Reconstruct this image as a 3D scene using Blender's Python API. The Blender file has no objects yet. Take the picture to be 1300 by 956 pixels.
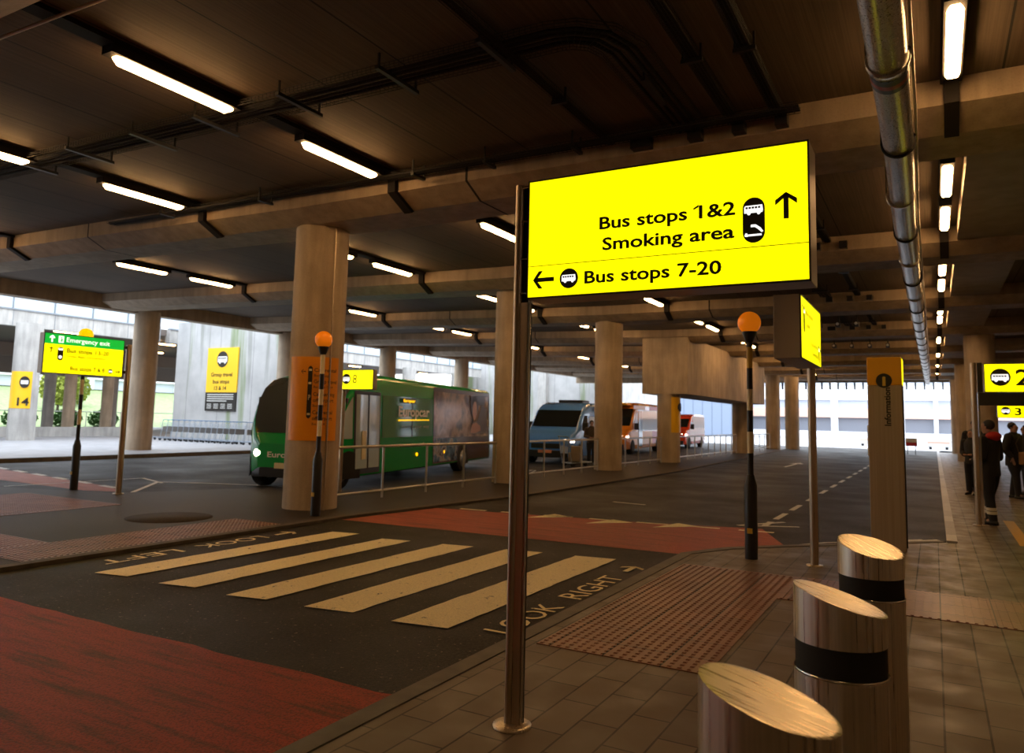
import bpy, math, random
from mathutils import Vector, Matrix
random.seed(7)
PI = math.pi
S = bpy.context.scene
COL = S.collection

# ------------------------------------------------------------------ camera, world, exposure
yaw, pitch, roll, FPX = 0.512404, 0.102533, 0.02328, 952.26
fw = Vector((-math.sin(yaw)*math.cos(pitch), math.cos(yaw)*math.cos(pitch), math.sin(pitch)))
r0 = Vector((math.cos(yaw), math.sin(yaw), 0)); u0 = r0.cross(fw)
rr = r0*math.cos(roll)+u0*math.sin(roll); uu = -r0*math.sin(roll)+u0*math.cos(roll)
cam = bpy.data.cameras.new('camera'); co = bpy.data.objects.new('camera', cam); COL.objects.link(co)
co.matrix_world = Matrix(((rr.x, uu.x, -fw.x, 0), (rr.y, uu.y, -fw.y, 0), (rr.z, uu.z, -fw.z, 1.6), (0, 0, 0, 1)))
cam.sensor_fit = 'HORIZONTAL'; cam.sensor_width = 36; cam.lens = FPX*36/1300; cam.shift_y = -44.5/1300
cam.clip_end = 600; cam.clip_start = 0.05
cam.dof.use_dof = True; cam.dof.focus_distance = 4.2; cam.dof.aperture_fstop = 3.5
S.camera = co
w = bpy.data.worlds.new('overcast_sky'); S.world = w; w.use_nodes = True
wn = w.node_tree; bg = wn.nodes['Background']
tc = wn.nodes.new('ShaderNodeTexCoord'); sx = wn.nodes.new('ShaderNodeSeparateXYZ'); cr = wn.nodes.new('ShaderNodeValToRGB')
wn.links.new(tc.outputs['Generated'], sx.inputs[0]); wn.links.new(sx.outputs['Z'], cr.inputs[0]); wn.links.new(cr.outputs[0], bg.inputs[0])
cr.color_ramp.elements[0].color = (0.90, 0.94, 1, 1); cr.color_ramp.elements[1].color = (0.78, 0.87, 1, 1)
bg.inputs[1].default_value = 4.6
LAMP = 42.0          # emission strength of the fluorescent tubes
LAMPC = (1.0, 0.56, 0.22)
S.view_settings.view_transform = 'Standard'; S.view_settings.look = 'None'
S.view_settings.gamma = 1; S.view_settings.use_curve_mapping = False
S.view_settings.exposure = 0.0

# ------------------------------------------------------------------ helpers
ordn = 'first second third fourth fifth sixth seventh eighth ninth tenth eleventh twelfth thirteenth fourteenth fifteenth sixteenth seventeenth eighteenth'.split()
def tag(o, label=None, cat=None, group=None, kind=None):
    if label: o['label'] = label
    if cat: o['category'] = cat
    if group: o['group'] = group
    if kind: o['kind'] = kind
    return o
def empty(name, loc=(0, 0, 0), rz=0, label=None, cat=None, group=None):
    o = bpy.data.objects.new(name, None); COL.objects.link(o); o.location = loc; o.rotation_euler = (0, 0, rz)
    o.empty_display_size = 0.2
    return tag(o, label, cat, group)
def kids(o): return [c for c in list(COL.objects) if c.parent is o]
def dup(o, loc, rz=None, label=None, group=None, parent=None, tree=None):
    if tree is None:
        tree = {}
        for c in COL.objects:
            if c.parent: tree.setdefault(c.parent, []).append(c)
    c = o.copy(); COL.objects.link(c)
    if parent: c.parent = parent
    if loc is not None: c.location = loc
    if rz is not None: c.rotation_euler = (0, 0, rz)
    if label: c['label'] = label
    if group: c['group'] = group
    for ch in tree.get(o, []): dup(ch, None, parent=c, tree=tree)
    return c

class MB:
    def __init__(s): s.v = []; s.f = []; s.sm = []
    def add(s, vs, fs, smooth=False):
        b = len(s.v); s.v += [tuple(v) for v in vs]; s.f += [tuple(i+b for i in f) for f in fs]; s.sm += [smooth]*len(fs); return s
    def box(s, x0, x1, y0, y1, z0, z1):
        return s.add([(x0,y0,z0),(x1,y0,z0),(x1,y1,z0),(x0,y1,z0),(x0,y0,z1),(x1,y0,z1),(x1,y1,z1),(x0,y1,z1)],
              [(0,3,2,1),(4,5,6,7),(0,1,5,4),(1,2,6,5),(2,3,7,6),(3,0,4,7)])
    def quad(s, a, b, c, d): return s.add([a,b,c,d], [(0,1,2,3)])
    def prism(s, poly, z0, z1):           # polygon in xy, counter clockwise
        n = len(poly)
        return s.add([(x,y,z0) for x,y in poly]+[(x,y,z1) for x,y in poly],
              [tuple(range(n-1,-1,-1)), tuple(range(n,2*n))]+[(i,(i+1)%n,n+(i+1)%n,n+i) for i in range(n)])
    def extr(s, poly, axis, a, b):        # polygon in the plane normal to axis
        n = len(poly); vs = []
        for t in (a, b):
            for p in poly:
                vs.append((t,p[0],p[1]) if axis == 'x' else (p[0],t,p[1]))
        f = [tuple(range(n-1,-1,-1)), tuple(range(n,2*n))]+[(i,(i+1)%n,n+(i+1)%n,n+i) for i in range(n)]
        return s.add(vs, f)
    def tube(s, pts, r, n=10, caps=True):
        pts = [Vector(p) for p in pts]; rs = r if isinstance(r, (list, tuple)) else [r]*len(pts)
        t0 = (pts[1]-pts[0]).normalized(); up = Vector((0,0,1)) if abs(t0.z) < .9 else Vector((1,0,0))
        vs = []; 
        for i, p in enumerate(pts):
            if i == 0: t = pts[1]-pts[0]
            elif i == len(pts)-1: t = pts[-1]-pts[-2]
            else: t = (pts[i+1]-pts[i]).normalized()+(pts[i]-pts[i-1]).normalized()
            t.normalize(); a = t.cross(up).normalized(); b = a.cross(t).normalized()
            k = 1.0
            for j in range(n):
                q = 2*PI*j/n; vs.append(p+(a*math.cos(q)+b*math.sin(q))*rs[i])
        fs = []
        for i in range(len(pts)-1):
            for j in range(n): fs.append((i*n+j, i*n+(j+1)%n, (i+1)*n+(j+1)%n, (i+1)*n+j))
        s.add(vs, fs, True)
        if caps: s.add(vs[:n], [tuple(range(n-1,-1,-1))]); s.add(vs[-n:], [tuple(range(n))])
        return s
    def lathe(s, prof, n=24, c=(0,0,0), cap=True):
        vs = []; m = len(prof)
        for r, z in prof:
            for j in range(n): q = 2*PI*j/n; vs.append((c[0]+r*math.cos(q), c[1]+r*math.sin(q), c[2]+z))
        fs = [(i*n+j, i*n+(j+1)%n, (i+1)*n+(j+1)%n, (i+1)*n+j) for i in range(m-1) for j in range(n)]
        s.add(vs, fs, True)
        if cap:
            if prof[0][0] > 1e-4: s.add(vs[:n], [tuple(range(n-1,-1,-1))])
            if prof[-1][0] > 1e-4: s.add(vs[-n:], [tuple(range(n))])
        return s
    def ball(s, c, r, n=16, sc=(1,1,1)):
        m = n//2; vs = []; 
        for i in range(m+1):
            a = PI*i/m
            for j in range(n):
                q = 2*PI*j/n; vs.append((c[0]+r*sc[0]*math.sin(a)*math.cos(q), c[1]+r*sc[1]*math.sin(a)*math.sin(q), c[2]-r*sc[2]*math.cos(a)))
        return s.add(vs, [(i*n+j, i*n+(j+1)%n, (i+1)*n+(j+1)%n, (i+1)*n+j) for i in range(m) for j in range(n)], True)
    def build(s, name, m, parent=None, loc=None, rz=0, bev=0):
        me = bpy.data.meshes.new(name); me.from_pydata(s.v, [], s.f)
        me.polygons.foreach_set('use_smooth', s.sm); me.validate(); me.update()
        o = bpy.data.objects.new(name, me); COL.objects.link(o); me.materials.append(m)
        if parent: o.parent = parent
        if loc: o.location = loc
        o.rotation_euler = (0,0,rz)
        if bev:
            b = o.modifiers.new('bevel', 'BEVEL'); b.width = bev; b.segments = 2; b.limit_method = 'ANGLE'
        return o
def struct(o): o['kind'] = 'structure'; return o

# ------------------------------------------------------------------ materials
MAT = {}
def mat(name, col, rough=.6, metal=0, emit=0, spec=.5, noise=0, nscale=8, bump=0, coat=0, alpha=1, trans=0):
    m = bpy.data.materials.new(name); m.use_nodes = True; nt = m.node_tree; b = nt.nodes['Principled BSDF']
    c = (*col, 1)
    b.inputs['Base Color'].default_value = c; b.inputs['Roughness'].default_value = rough; b.inputs['Metallic'].default_value = metal
    b.inputs['Specular IOR Level'].default_value = spec; b.inputs['Coat Weight'].default_value = coat
    b.inputs['Transmission Weight'].default_value = trans; b.inputs['Alpha'].default_value = alpha
    if emit: b.inputs['Emission Color'].default_value = c; b.inputs['Emission Strength'].default_value = emit
    if noise or bump:
        t = nt.nodes.new('ShaderNodeTexCoord'); n = nt.nodes.new('ShaderNodeTexNoise'); n.inputs['Scale'].default_value = nscale; n.inputs['Detail'].default_value = 6
        nt.links.new(t.outputs['Object'], n.inputs['Vector'])
        if noise:
            r = nt.nodes.new('ShaderNodeMapRange'); r.inputs[1].default_value = .3; r.inputs[2].default_value = .7; r.inputs[3].default_value = 1-noise; r.inputs[4].default_value = 1+noise
            nt.links.new(n.outputs['Fac'], r.inputs[0])
            v = nt.nodes.new('ShaderNodeVectorMath'); v.operation = 'SCALE'; v.inputs[0].default_value = col
            nt.links.new(r.outputs[0], v.inputs['Scale']); nt.links.new(v.outputs[0], b.inputs['Base Color'])
        if bump:
            u = nt.nodes.new('ShaderNodeBump'); u.inputs['Strength'].default_value = bump; u.inputs['Distance'].default_value = .01
            nt.links.new(n.outputs['Fac'], u.inputs['Height']); nt.links.new(u.outputs[0], b.inputs['Normal'])
    MAT[name] = m; return m
class NT:      # small node builder
    def __init__(s, name, rough=.6, **kw):
        s.m = mat(name, (.5,.5,.5), rough, **kw); s.nt = s.m.node_tree; s.b = s.nt.nodes['Principled BSDF']
    def n(s, t, **k):
        x = s.nt.nodes.new(t)
        for a, v in k.items():
            if a in ('operation','blend_type','data_type','wave_type','bands_direction','feature','interpolation_type','wave_profile'): setattr(x, a, v)
            else: x.inputs[a.replace('_',' ')].default_value = v
        return x
    def l(s, a, b): s.nt.links.new(a, b)
    def ramp(s, fac, stops):
        r = s.nt.nodes.new('ShaderNodeValToRGB'); e = r.color_ramp.elements
        e[0].position, e[0].color = stops[0][0], (*stops[0][1], 1); e[1].position, e[1].color = stops[-1][0], (*stops[-1][1], 1)
        for p, c in stops[1:-1]: q = e.new(p); q.color = (*c, 1)
        s.l(fac, r.inputs[0]); return r
    def coord(s, scale=(1,1,1), rot=(0,0,0), loc=(0,0,0), out='Object'):
        t = s.nt.nodes.new('ShaderNodeTexCoord'); mp = s.nt.nodes.new('ShaderNodeMapping')
        mp.inputs['Scale'].default_value = scale; mp.inputs['Rotation'].default_value = rot; mp.inputs['Location'].default_value = loc
        s.l(t.outputs[out], mp.inputs[0]); return mp.outputs[0]
    def noise(s, vec, scale, detail=6, rough=.55):
        x = s.n('ShaderNodeTexNoise', Scale=scale, Detail=detail, Roughness=rough); s.l(vec, x.inputs['Vector']); return x.outputs['Fac']
    def mix(s, f, a, b, mode='MIX'):
        x = s.nt.nodes.new('ShaderNodeMix'); x.data_type = 'RGBA'; x.blend_type = mode
        for i, v in ((0,f),(6,a),(7,b)):
            if isinstance(v, (int,float)): x.inputs[i].default_value = v
            elif isinstance(v, tuple): x.inputs[i].default_value = (*v,1)
            else: s.l(v, x.inputs[i])
        return x.outputs[2]
    def bump(s, h, st=.4, d=.01):
        u = s.n('ShaderNodeBump', Strength=st, Distance=d); s.l(h, u.inputs['Height']); s.l(u.outputs[0], s.b.inputs['Normal'])
    def col(s, c): s.l(c, s.b.inputs['Base Color'])

def mk_concrete(name, c0, c1, board=True, rough=.75):
    k = NT(name, rough); o = k.coord(); a = k.noise(o, 1.3); bn = k.noise(k.coord(scale=(1,1,.12)), 5)
    c = k.ramp(a, [(.3,c0),(.7,c1)]).outputs[0]
    c = k.mix(.55, c, k.ramp(bn, [(.35,(.55,.55,.55)),(.62,(1,1,1))]).outputs[0], 'MULTIPLY')
    f = k.noise(o, 45); c = k.mix(.22, c, k.ramp(f, [(.38,(.6,.6,.6)),(.5,(1,1,1))]).outputs[0], 'MULTIPLY')
    k.col(c); k.bump(f, .25, .004); return k.m
CONC = mk_concrete('concrete', (.42,.33,.235), (.56,.445,.32))
CONCP = mk_concrete('concrete_pale', (.38,.37,.35), (.52,.505,.475))
BEAM = mk_concrete('beam_concrete', (.32,.24,.16), (.43,.33,.225))

k = NT('ceiling_planks', .8)          # board-marked precast slabs running along the road
o = k.coord(); sp = k.n('ShaderNodeSeparateXYZ'); k.l(o, sp.inputs[0])
def frac_line(k, src, period, width, off=0.0):
    m1 = k.n('ShaderNodeMath', operation='ADD'); k.l(src, m1.inputs[0]); m1.inputs[1].default_value = off
    m2 = k.n('ShaderNodeMath', operation='DIVIDE'); k.l(m1.outputs[0], m2.inputs[0]); m2.inputs[1].default_value = period
    m3 = k.n('ShaderNodeMath', operation='FRACT'); k.l(m2.outputs[0], m3.inputs[0])
    m4 = k.n('ShaderNodeMath', operation='LESS_THAN'); k.l(m3.outputs[0], m4.inputs[0]); m4.inputs[1].default_value = width/period
    return m4.outputs[0]
j1 = frac_line(k, sp.outputs['X'], 1.09, .022, 3.65); j2 = frac_line(k, sp.outputs['X'], .075, .012)
gr = k.noise(k.coord(scale=(14,.25,1)), 2.5); lg = k.noise(o, .5)
c = k.ramp(gr, [(.3,(.078,.052,.032)),(.7,(.125,.087,.055))]).outputs[0]
c = k.mix(.5, c, k.ramp(lg, [(.35,(.6,.6,.6)),(.65,(1.1,1.1,1.1))]).outputs[0], 'MULTIPLY')
c = k.mix(k.mix(.35, (0,0,0), j2), c, (.06,.045,.03)); c = k.mix(j1, c, (.012,.009,.006)); k.col(c); k.bump(gr, .3, .01)
CEIL = k.m

k = NT('asphalt', .5, spec=.16); o = k.coord(); f = k.noise(o, 70, 3); g = k.noise(o, .7, 4); sp_ = k.noise(o, 26, 2); f = k.noise(o, 42, 6, .7)
c = k.ramp(f, [(.40,(.004,.0033,.0026)),(.66,(.034,.027,.020))]).outputs[0]
c = k.mix(.6, c, k.ramp(g, [(.3,(.6,.6,.6)),(.7,(1.35,1.35,1.35))]).outputs[0], 'MULTIPLY')
c = k.mix(k.ramp(sp_, [(.66,(0,0,0)),(.70,(1,1,1))]).outputs[0], c, (.16,.13,.10))
k.col(c); k.bump(f, .6, .008); k.l(k.ramp(g, [(.3,(.48,.48,.48)),(.7,(.68,.68,.68))]).outputs[0], k.b.inputs['Roughness']); ASPH = k.m

def mk_red(name, c0, c1, rough=.55):
    k = NT(name, rough, spec=.2); o = k.coord(); st = k.noise(k.coord(scale=(.5,5,1), rot=(0,0,.1)), 2.2, 8); f = k.noise(o, 80, 2)
    c = k.ramp(st, [(.34,c0),(.5,c1),(.75,tuple(v*1.25 for v in c1))]).outputs[0]
    c = k.mix(.7, c, k.ramp(f, [(.38,(.35,.35,.35)),(.55,(1,1,1))]).outputs[0], 'MULTIPLY'); k.col(c); k.bump(f, .6, .006); return k.m
RED = mk_red('red_surfacing', (.16,.028,.010), (.36,.034,.012))
REDP = mk_red('red_surfacing_worn', (.30,.10,.07), (.42,.14,.10))

def mk_paint(name, col, wear=.5):
    k = NT(name, .55); o = k.coord(); n = k.noise(o, 9, 8, .7); f = k.noise(o, 75, 2)
    m = k.ramp(n, [(wear-.10,(0,0,0)),(wear-.05,(1,1,1))]).outputs[0]
    c = k.mix(m, (.05,.045,.04), k.mix(.5, col, k.ramp(f, [(.35,(.6,.6,.6)),(.55,(1,1,1))]).outputs[0], 'MULTIPLY')); k.col(c); k.bump(f, .4, .004); return k.m
PAINT = mk_paint('road_paint', (.97,.84,.50), .43)
PAINTW = mk_paint('road_paint_white', (.62,.60,.52), .42)

k = NT('paving', .5, spec=.3); o = k.coord(rot=(0,0,PI/2))
b = k.n('ShaderNodeTexBrick', Scale=1.0, Mortar_Size=.006, Bias=0., Brick_Width=.45, Row_Height=.21, Color1=(.15,.12,.095,1), Color2=(.11,.086,.068,1), Mortar=(.03,.025,.02,1))
b.offset = .5; k.l(o, b.inputs['Vector'])
n = k.noise(k.coord(), 3, 6); f = k.noise(k.coord(), 90, 2)
c = k.mix(.6, b.outputs['Color'], k.ramp(n, [(.3,(.6,.58,.56)),(.7,(1.15,1.12,1.1))]).outputs[0], 'MULTIPLY'); k.col(c)
inv = k.n('ShaderNodeMath', operation='SUBTRACT'); inv.inputs[0].default_value = 1; k.l(b.outputs['Fac'], inv.inputs[1]); k.bump(inv.outputs[0], .5, .005)
k.l(k.ramp(n, [(.35,(.34,.34,.34)),(.65,(.6,.6,.6))]).outputs[0], k.b.inputs['Roughness']); PAVE = k.m

k = NT('tactile_paving', .38); o = k.coord(); b = k.n('ShaderNodeTexBrick', Scale=1.0, Mortar_Size=.006, Brick_Width=.4, Row_Height=.4, Color1=(.25,.115,.08,1), Color2=(.18,.08,.055,1), Mortar=(.03,.02,.02,1)); b.offset = 0
k.l(o, b.inputs['Vector']); k.col(k.mix(.5, b.outputs['Color'], k.ramp(k.noise(o, 5), [(.3,(.6,.6,.6)),(.7,(1.1,1.1,1.1))]).outputs[0], 'MULTIPLY')); TACT = k.m

KERB = mat('kerb_stone', (.20,.18,.155), .6, noise=.25, nscale=6, bump=.3)
KERBD = mat('kerb_dark', (.10,.085,.07), .6, noise=.25, nscale=6, bump=.3)
ISL = NT('island_tarmac', .55, spec=.2); o = ISL.coord(); f = ISL.noise(o, 60, 3); g = ISL.noise(o, .8)
ISL.col(ISL.mix(.6, ISL.ramp(f, [(.35,(.020,.015,.011)),(.7,(.052,.040,.029))]).outputs[0], ISL.ramp(g, [(.3,(.65,.65,.65)),(.7,(1.3,1.3,1.3))]).outputs[0], 'MULTIPLY')); ISL.bump(f, .5, .006); ISL = ISL.m
FARP = mat('far_pavement', (.34,.34,.35), .55, noise=.15, nscale=2)

def mk_brushed(name, col, rough):
    k = NT(name, rough); k.b.inputs['Metallic'].default_value = 1; k.b.inputs['Base Color'].default_value = (*col,1)
    n = k.noise(k.coord(scale=(30,30,.4)), 3, 5); k.l(k.ramp(n, [(.3,(rough*.6,)*3),(.7,(rough*1.4,)*3)]).outputs[0], k.b.inputs['Roughness'])
    k.col(k.ramp(n, [(.3,tuple(v*.75 for v in col)),(.7,col)]).outputs[0]); k.bump(n, .12, .002); return k.m
STEEL = mk_brushed('brushed_steel', (.88,.80,.68), .34)
CHROME = mat('polished_steel', (.75,.72,.66), .16, 1)
POLEM = mk_brushed('pole_steel', (.60,.50,.38), .36)
RAIL = mat('railing_steel', (.62,.60,.56), .3, .8)
GALV = mk_brushed('galvanised_pipe', (.55,.52,.48), .33)
BLACK = mat('black_paint', (.012,.011,.010), .4)
BLKM = mat('black_matt', (.01,.009,.008), .8)
TRAYM = mat('tray_wire', (.012,.010,.008), .6)
TRUNK = mat('lamp_trunking', (.016,.013,.011), .7, spec=.2)
FRAME = mat('sign_frame', (.40,.36,.32), .35, .7)
TUBE = mat('lamp_diffuser', LAMPC, .5, emit=LAMP)
SIGNY = mat('backlit_yellow', (1,.90,0), .5, emit=1.35)
SIGNG = mat('backlit_green', (0.0,.42,.035), .5, emit=1.0)
SIGNW = mat('backlit_white', (1,1,1), .5, emit=1.1)
INK = mat('sign_ink', (.012,.009,.006), .6)
INKS = mat('sign_ink_faded', (.14,.09,.0), .6)
YPAN = mat('yellow_panel', (.85,.50,.01), .45)
OPAN = mat('orange_panel', (.80,.30,.006), .4)
WHITE = mat('white_paint', (.8,.8,.78), .5)
CREAM = mat('beacon_white_band', (.75,.66,.42), .4); GOLD = mat('beacon_yellow_band', (.62,.40,.05), .4)
GLOBE = mat('amber_globe', (1.0,.24,.006), .25, emit=.32)
GLOBEY = mat('yellow_globe', (1.0,.62,.0), .3, emit=.9)
GLASS = mat('dark_glass', (.012,.015,.016), .06, spec=.8)
GLASSL = mat('glass_painted_reflection', (.42,.52,.60), .08, spec=.8)  # paleness imitates bright reflections, painted into the base colour
TYRE = mat('tyre', (.012,.012,.012), .8); HUB = mat('wheel_hub', (.35,.35,.36), .35, .8)

# ------------------------------------------------------------------ text and pictograms
def text_mesh(body, bold=0.0):
    cu = bpy.data.curves.new('t', 'FONT'); cu.body = body; cu.size = 1; cu.offset = bold; cu.resolution_u = 3
    o = bpy.data.objects.new('t', cu); COL.objects.link(o)
    dg = bpy.context.evaluated_depsgraph_get(); me = bpy.data.meshes.new_from_object(o.evaluated_get(dg))
    bpy.data.objects.remove(o); bpy.data.curves.remove(cu)
    return me
def frame_pt(fr, u, v, d):    # fr = (origin, U, V, N)
    o, U, V, N = fr; return o+U*u+V*v+N*d
def text(body, fr, u0, u1, v, h, m, parent, name='lettering', bold=.012, d=.004, bf=2.0):
    """u0..u1 = extent along the line, v = baseline, h = cap height; sits proud of the board"""
    xr = lambda q: (lambda v: (min(v), max(v)))([p.co.x for p in q.vertices])
    full = text_mesh(body, bold*bf); x0, x1 = xr(full); sx = (u1-u0)/(x1-x0); sy = h/.729; words = body.split(); o = None
    for i, wd in enumerate(words):          # every word is a part of its own
        me = text_mesh(wd, bold*bf); a0_, a1_ = xr(me)
        sh_ = xr(text_mesh(' '.join(words[:i+1]), bold*bf))[1]-a1_
        for p in me.vertices: p.co = frame_pt(fr, u0+(p.co.x+sh_-x0)*sx, v+p.co.y*sy, d)
        me.materials.clear(); me.materials.append(m); me.name = name
        o = bpy.data.objects.new(name, me); COL.objects.link(o); o.parent = parent
    return o
def flat(fr, polys, m, parent, name, d=.004):
    mb = MB()
    for pl in polys: mb.add([frame_pt(fr, u, v, d) for u, v in pl], [tuple(range(len(pl)))])
    return mb.build(name, m, parent)
def circ(cu, cv, r, n=28, a0=0, a1=2*PI): return [(cu+r*math.cos(a0+(a1-a0)*i/n), cv+r*math.sin(a0+(a1-a0)*i/n)) for i in range(n)]
def pill(cu, v0, v1, r, n=14):
    return [(cu+r*math.cos(PI*i/n), v1-r+r*math.sin(PI*i/n)) for i in range(n+1)]+[(cu+r*math.cos(PI+PI*i/n), v0+r+r*math.sin(PI+PI*i/n)) for i in range(n+1)]
def rct(u0, u1, v0, v1): return [(u0,v0),(u1,v0),(u1,v1),(u0,v1)]
def arrow(cu, cv, L, ang, t=.16):
    w = L*max(t,.16)*1.15; pl = []
    polys = [[(-L/2,-w/2),(L*.42,-w/2),(L*.42,w/2),(-L/2,w/2)], [(L/2,0),(L*.5-w*.9,0),(L*.08-w*.3,L*.38),(L*.08+w*.8,L*.38)], [(L/2,0),(L*.08+w*.8,-L*.38),(L*.08-w*.3,-L*.38),(L*.5-w*.9,0)]]
    c, s = math.cos(ang), math.sin(ang)
    return [[(cu+x*c-y*s, cv+x*s+y*c) for x, y in p] for p in polys]
def bus_icon(fr, cu, cv, W, white, ink, parent, d=.006):
    h = W*.42
    flat(fr, [[(cu-W/2,cv-h/2),(cu+W*.46,cv-h/2),(cu+W/2,cv-h*.2),(cu+W*.46,cv+h/2),(cu-W*.44,cv+h/2),(cu-W/2,cv+h*.3)], circ(cu-W*.25,cv-h*.55,W*.09,12), circ(cu+W*.27,cv-h*.55,W*.09,12)], white, parent, 'bus_pictogram', d)
    flat(fr, [rct(cu-W*.42+i*W*.165, cu-W*.42+i*W*.165+W*.12, cv+h*.05, cv+h*.32) for i in range(5)], ink, parent, 'pictogram_windows', d+.002)

# ================================================================== GROUND
struct(MB().box(-90, 60, -12, 200, -.3, 0).build('road_surface', ASPH))
struct(MB().prism([(-2.6,-10),(14,-10),(14,62),(.12,62),(.12,12.35),(-.84,11.36),(-1.71,10.48),(-2.27,9.85),(-2.6,9.2)], -.05, .02).build('pavement_right', PAVE))
def strip(name, pts, wd, z0, z1, m):
    mb = MB(); 
    L = []; R = []
    for i, p in enumerate(pts):
        a = Vector(pts[max(i-1,0)]); b = Vector(pts[min(i+1,len(pts)-1)]); t = (b-a).normalized(); n = Vector((-t.y, t.x))
        L.append(Vector(p)+n*wd/2); R.append(Vector(p)-n*wd/2)
    for i in range(len(pts)-1):
        mb.prism([tuple(R[i]),tuple(R[i+1]),tuple(L[i+1]),tuple(L[i])], z0, z1)
    return struct(mb.build(name, m))
strip('kerb_right', [(-2.67,-10),(-2.67,9.2),(-2.33,9.9),(-1.76,10.54),(-.88,11.42),(.05,12.4)], .13, -.02, .026, KERBD)
k = NT('kerb_blocks', .45); bb = k.n('ShaderNodeTexBrick', Scale=1., Mortar_Size=.01, Brick_Width=.9, Row_Height=5, Color1=(.30,.28,.26,1), Color2=(.18,.16,.14,1), Mortar=(.04,.035,.03,1)); k.l(k.coord(rot=(0,0,PI/2), loc=(0,2.5,0)), bb.inputs['Vector'])
k.col(bb.outputs['Color']); KBL = k.m
strip('kerb_blocks_right', [(.17,12.3),(.17,62)], .13, -.02, .05, KBL)
strip('kerb_line_near', [(-2.55,9.35),(-1.0,11.55),(.0,12.62)], .06, 0, .007, PAINTW)
# central island, flush tarmac with kerb
isl = [(-8.1,-8),(-8.1,9.3),(-7.9,11),(-7.55,14),(-7.4,24),(-8.6,54),(-8.8,60),(-10.2,60),(-10.2,17),(-10.3,12.6),(-12.3,11.6),(-13.6,8.9),(-18,7.6),(-21,4.5),(-21,-8)]
struct(MB().prism(isl, -.05, .03).build('island_pavement', ISL))
strip('kerb_island', [(-8.04,-8),(-8.04,9.3),(-7.84,11),(-7.49,14),(-7.34,24),(-8.54,54),(-8.74,60)], .14, -.02, .04, mat('kerb_island', (.10,.082,.064), .7, noise=.25, nscale=6, spec=.2))
strip('kerb_island_left', [(-10.22,60),(-10.22,17),(-10.35,12.5)], .14, -.02, .05, KERBD)
# far pavement with dark kerb
struct(MB().prism([(-23.4,-8),(-23.4,14),(-23.6,22),(-23.6,60),(-60,60),(-60,-8)], -.05, .12).build('pavement_left', FARP))
strip('kerb_left', [(-23.36,-8),(-23.36,14),(-23.56,22),(-23.56,60)], .2, -.02, .125, KERBD)
# tactile paving: base slab plus blisters / ribs (one countless field each)
def tactile(name, x0, x1, y0, y1, z, kind):
    o = struct(MB().box(x0, x1, y0, y1, z-.03, z+.006).build(name, TACT))
    mb = MB()
    if kind == 'ribs':
        x = x0+.035
        while x < x1-.02: mb.box(x-.012, x+.012, y0+.01, y1-.01, z+.004, z+.012); x += .066
    else:
        x = x0+.03
        while x < x1-.02:
            y = y0+.03
            while y < y1-.02:
                mb.add([(x-.016,y-.016,z+.005),(x+.016,y-.016,z+.005),(x+.016,y+.016,z+.005),(x-.016,y+.016,z+.005),(x-.008,y-.008,z+.013),(x+.008,y-.008,z+.013),(x+.008,y+.008,z+.013),(x-.008,y+.008,z+.013)], [(4,5,6,7),(0,1,5,4),(1,2,6,5),(2,3,7,6),(3,0,4,7)])
                y += .066
            x += .066
    struct(mb.build(name+'_pattern', TACT, o)); return o
tactile('tactile_slabs_crossing_right', -2.5, -1.3, 4.9, 8.5, .02, 'dots')
tactile('tactile_slabs_tail_right', -1.3, 1.9, 7.35, 8.5, .02, 'ribs')
tactile('tactile_slabs_crossing_left', -8.9, -7.97+.0, 4.4, 7.9, .03, 'dots').location.x = -.16
tactile('tactile_slabs_near_left', -11.6, -9.06, 4.0, 5.2, .03, 'dots')
tactile('tactile_slabs_second_crossing', -14.6, -11.8, 5.9, 7.9, .03, 'dots')
# red surfacing
zr = .004
def flatpoly(name, pts, z, m, parent=None): return struct(MB().add([(x,y,z) for x,y in pts], [tuple(range(len(pts)))]).build(name, m, parent))
edge = [(-8.0+i*.27, 3.60+random.uniform(-.02,.02)) for i in range(20)]+[(-2.75,3.62)]
flatpoly('red_surfacing_near', [(-8.0,-8),(-2.75,-8)]+edge[::-1], zr, RED)
flatpoly('red_surfacing_far', [(-7.95,8.95),(-2.68,9.2),(-2.35,9.85),(-1.75,10.6),(-2.35,12.15),(-4.2,11.65),(-7.7,11.1)], zr, mk_red('red_surfacing_wet', (.24,.055,.035), (.42,.08,.045)))
flatpoly('red_surfacing_left', [(-23.2,9.3),(-14.6,8.95),(-13.9,9.25),(-15.0,9.75),(-23.2,11.0)], zr, REDP)
# ---- road markings
def mark(name, pts, label, cat, m=PAINT, z=.009, group=None):
    return tag(MB().add([(x,y,z) for x,y in pts], [tuple(range(len(pts)))]).build(name, m), label, cat, group)
xs = [(-7.21,-6.81,4.59,7.95),(-6.31,-5.91,4.65,7.9),(-5.45,-5.04,4.69,8.03),(-4.62,-4.16,4.78,8.18),(-3.74,-3.26,4.83,8.3)]
for (a,b,c0,c1), w_ in zip(xs, ('farthest from the camera, beside the words LOOK LEFT','second from the far island','middle one of the five','fourth from the far island','nearest one, beside the words LOOK RIGHT')):
    n = 24; jag = lambda: random.uniform(-.008,.008)
    pts = [(a+jag(), c0+(c1-c0)*i/n) for i in range(n+1)]+[(b+jag(), c1+.08-(c1-c0)*i/n) for i in range(n+1)]
    mark('zebra_stripe', pts, 'cream painted zebra crossing stripe, '+w_, 'road marking', group='zebra crossing stripes')
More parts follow.
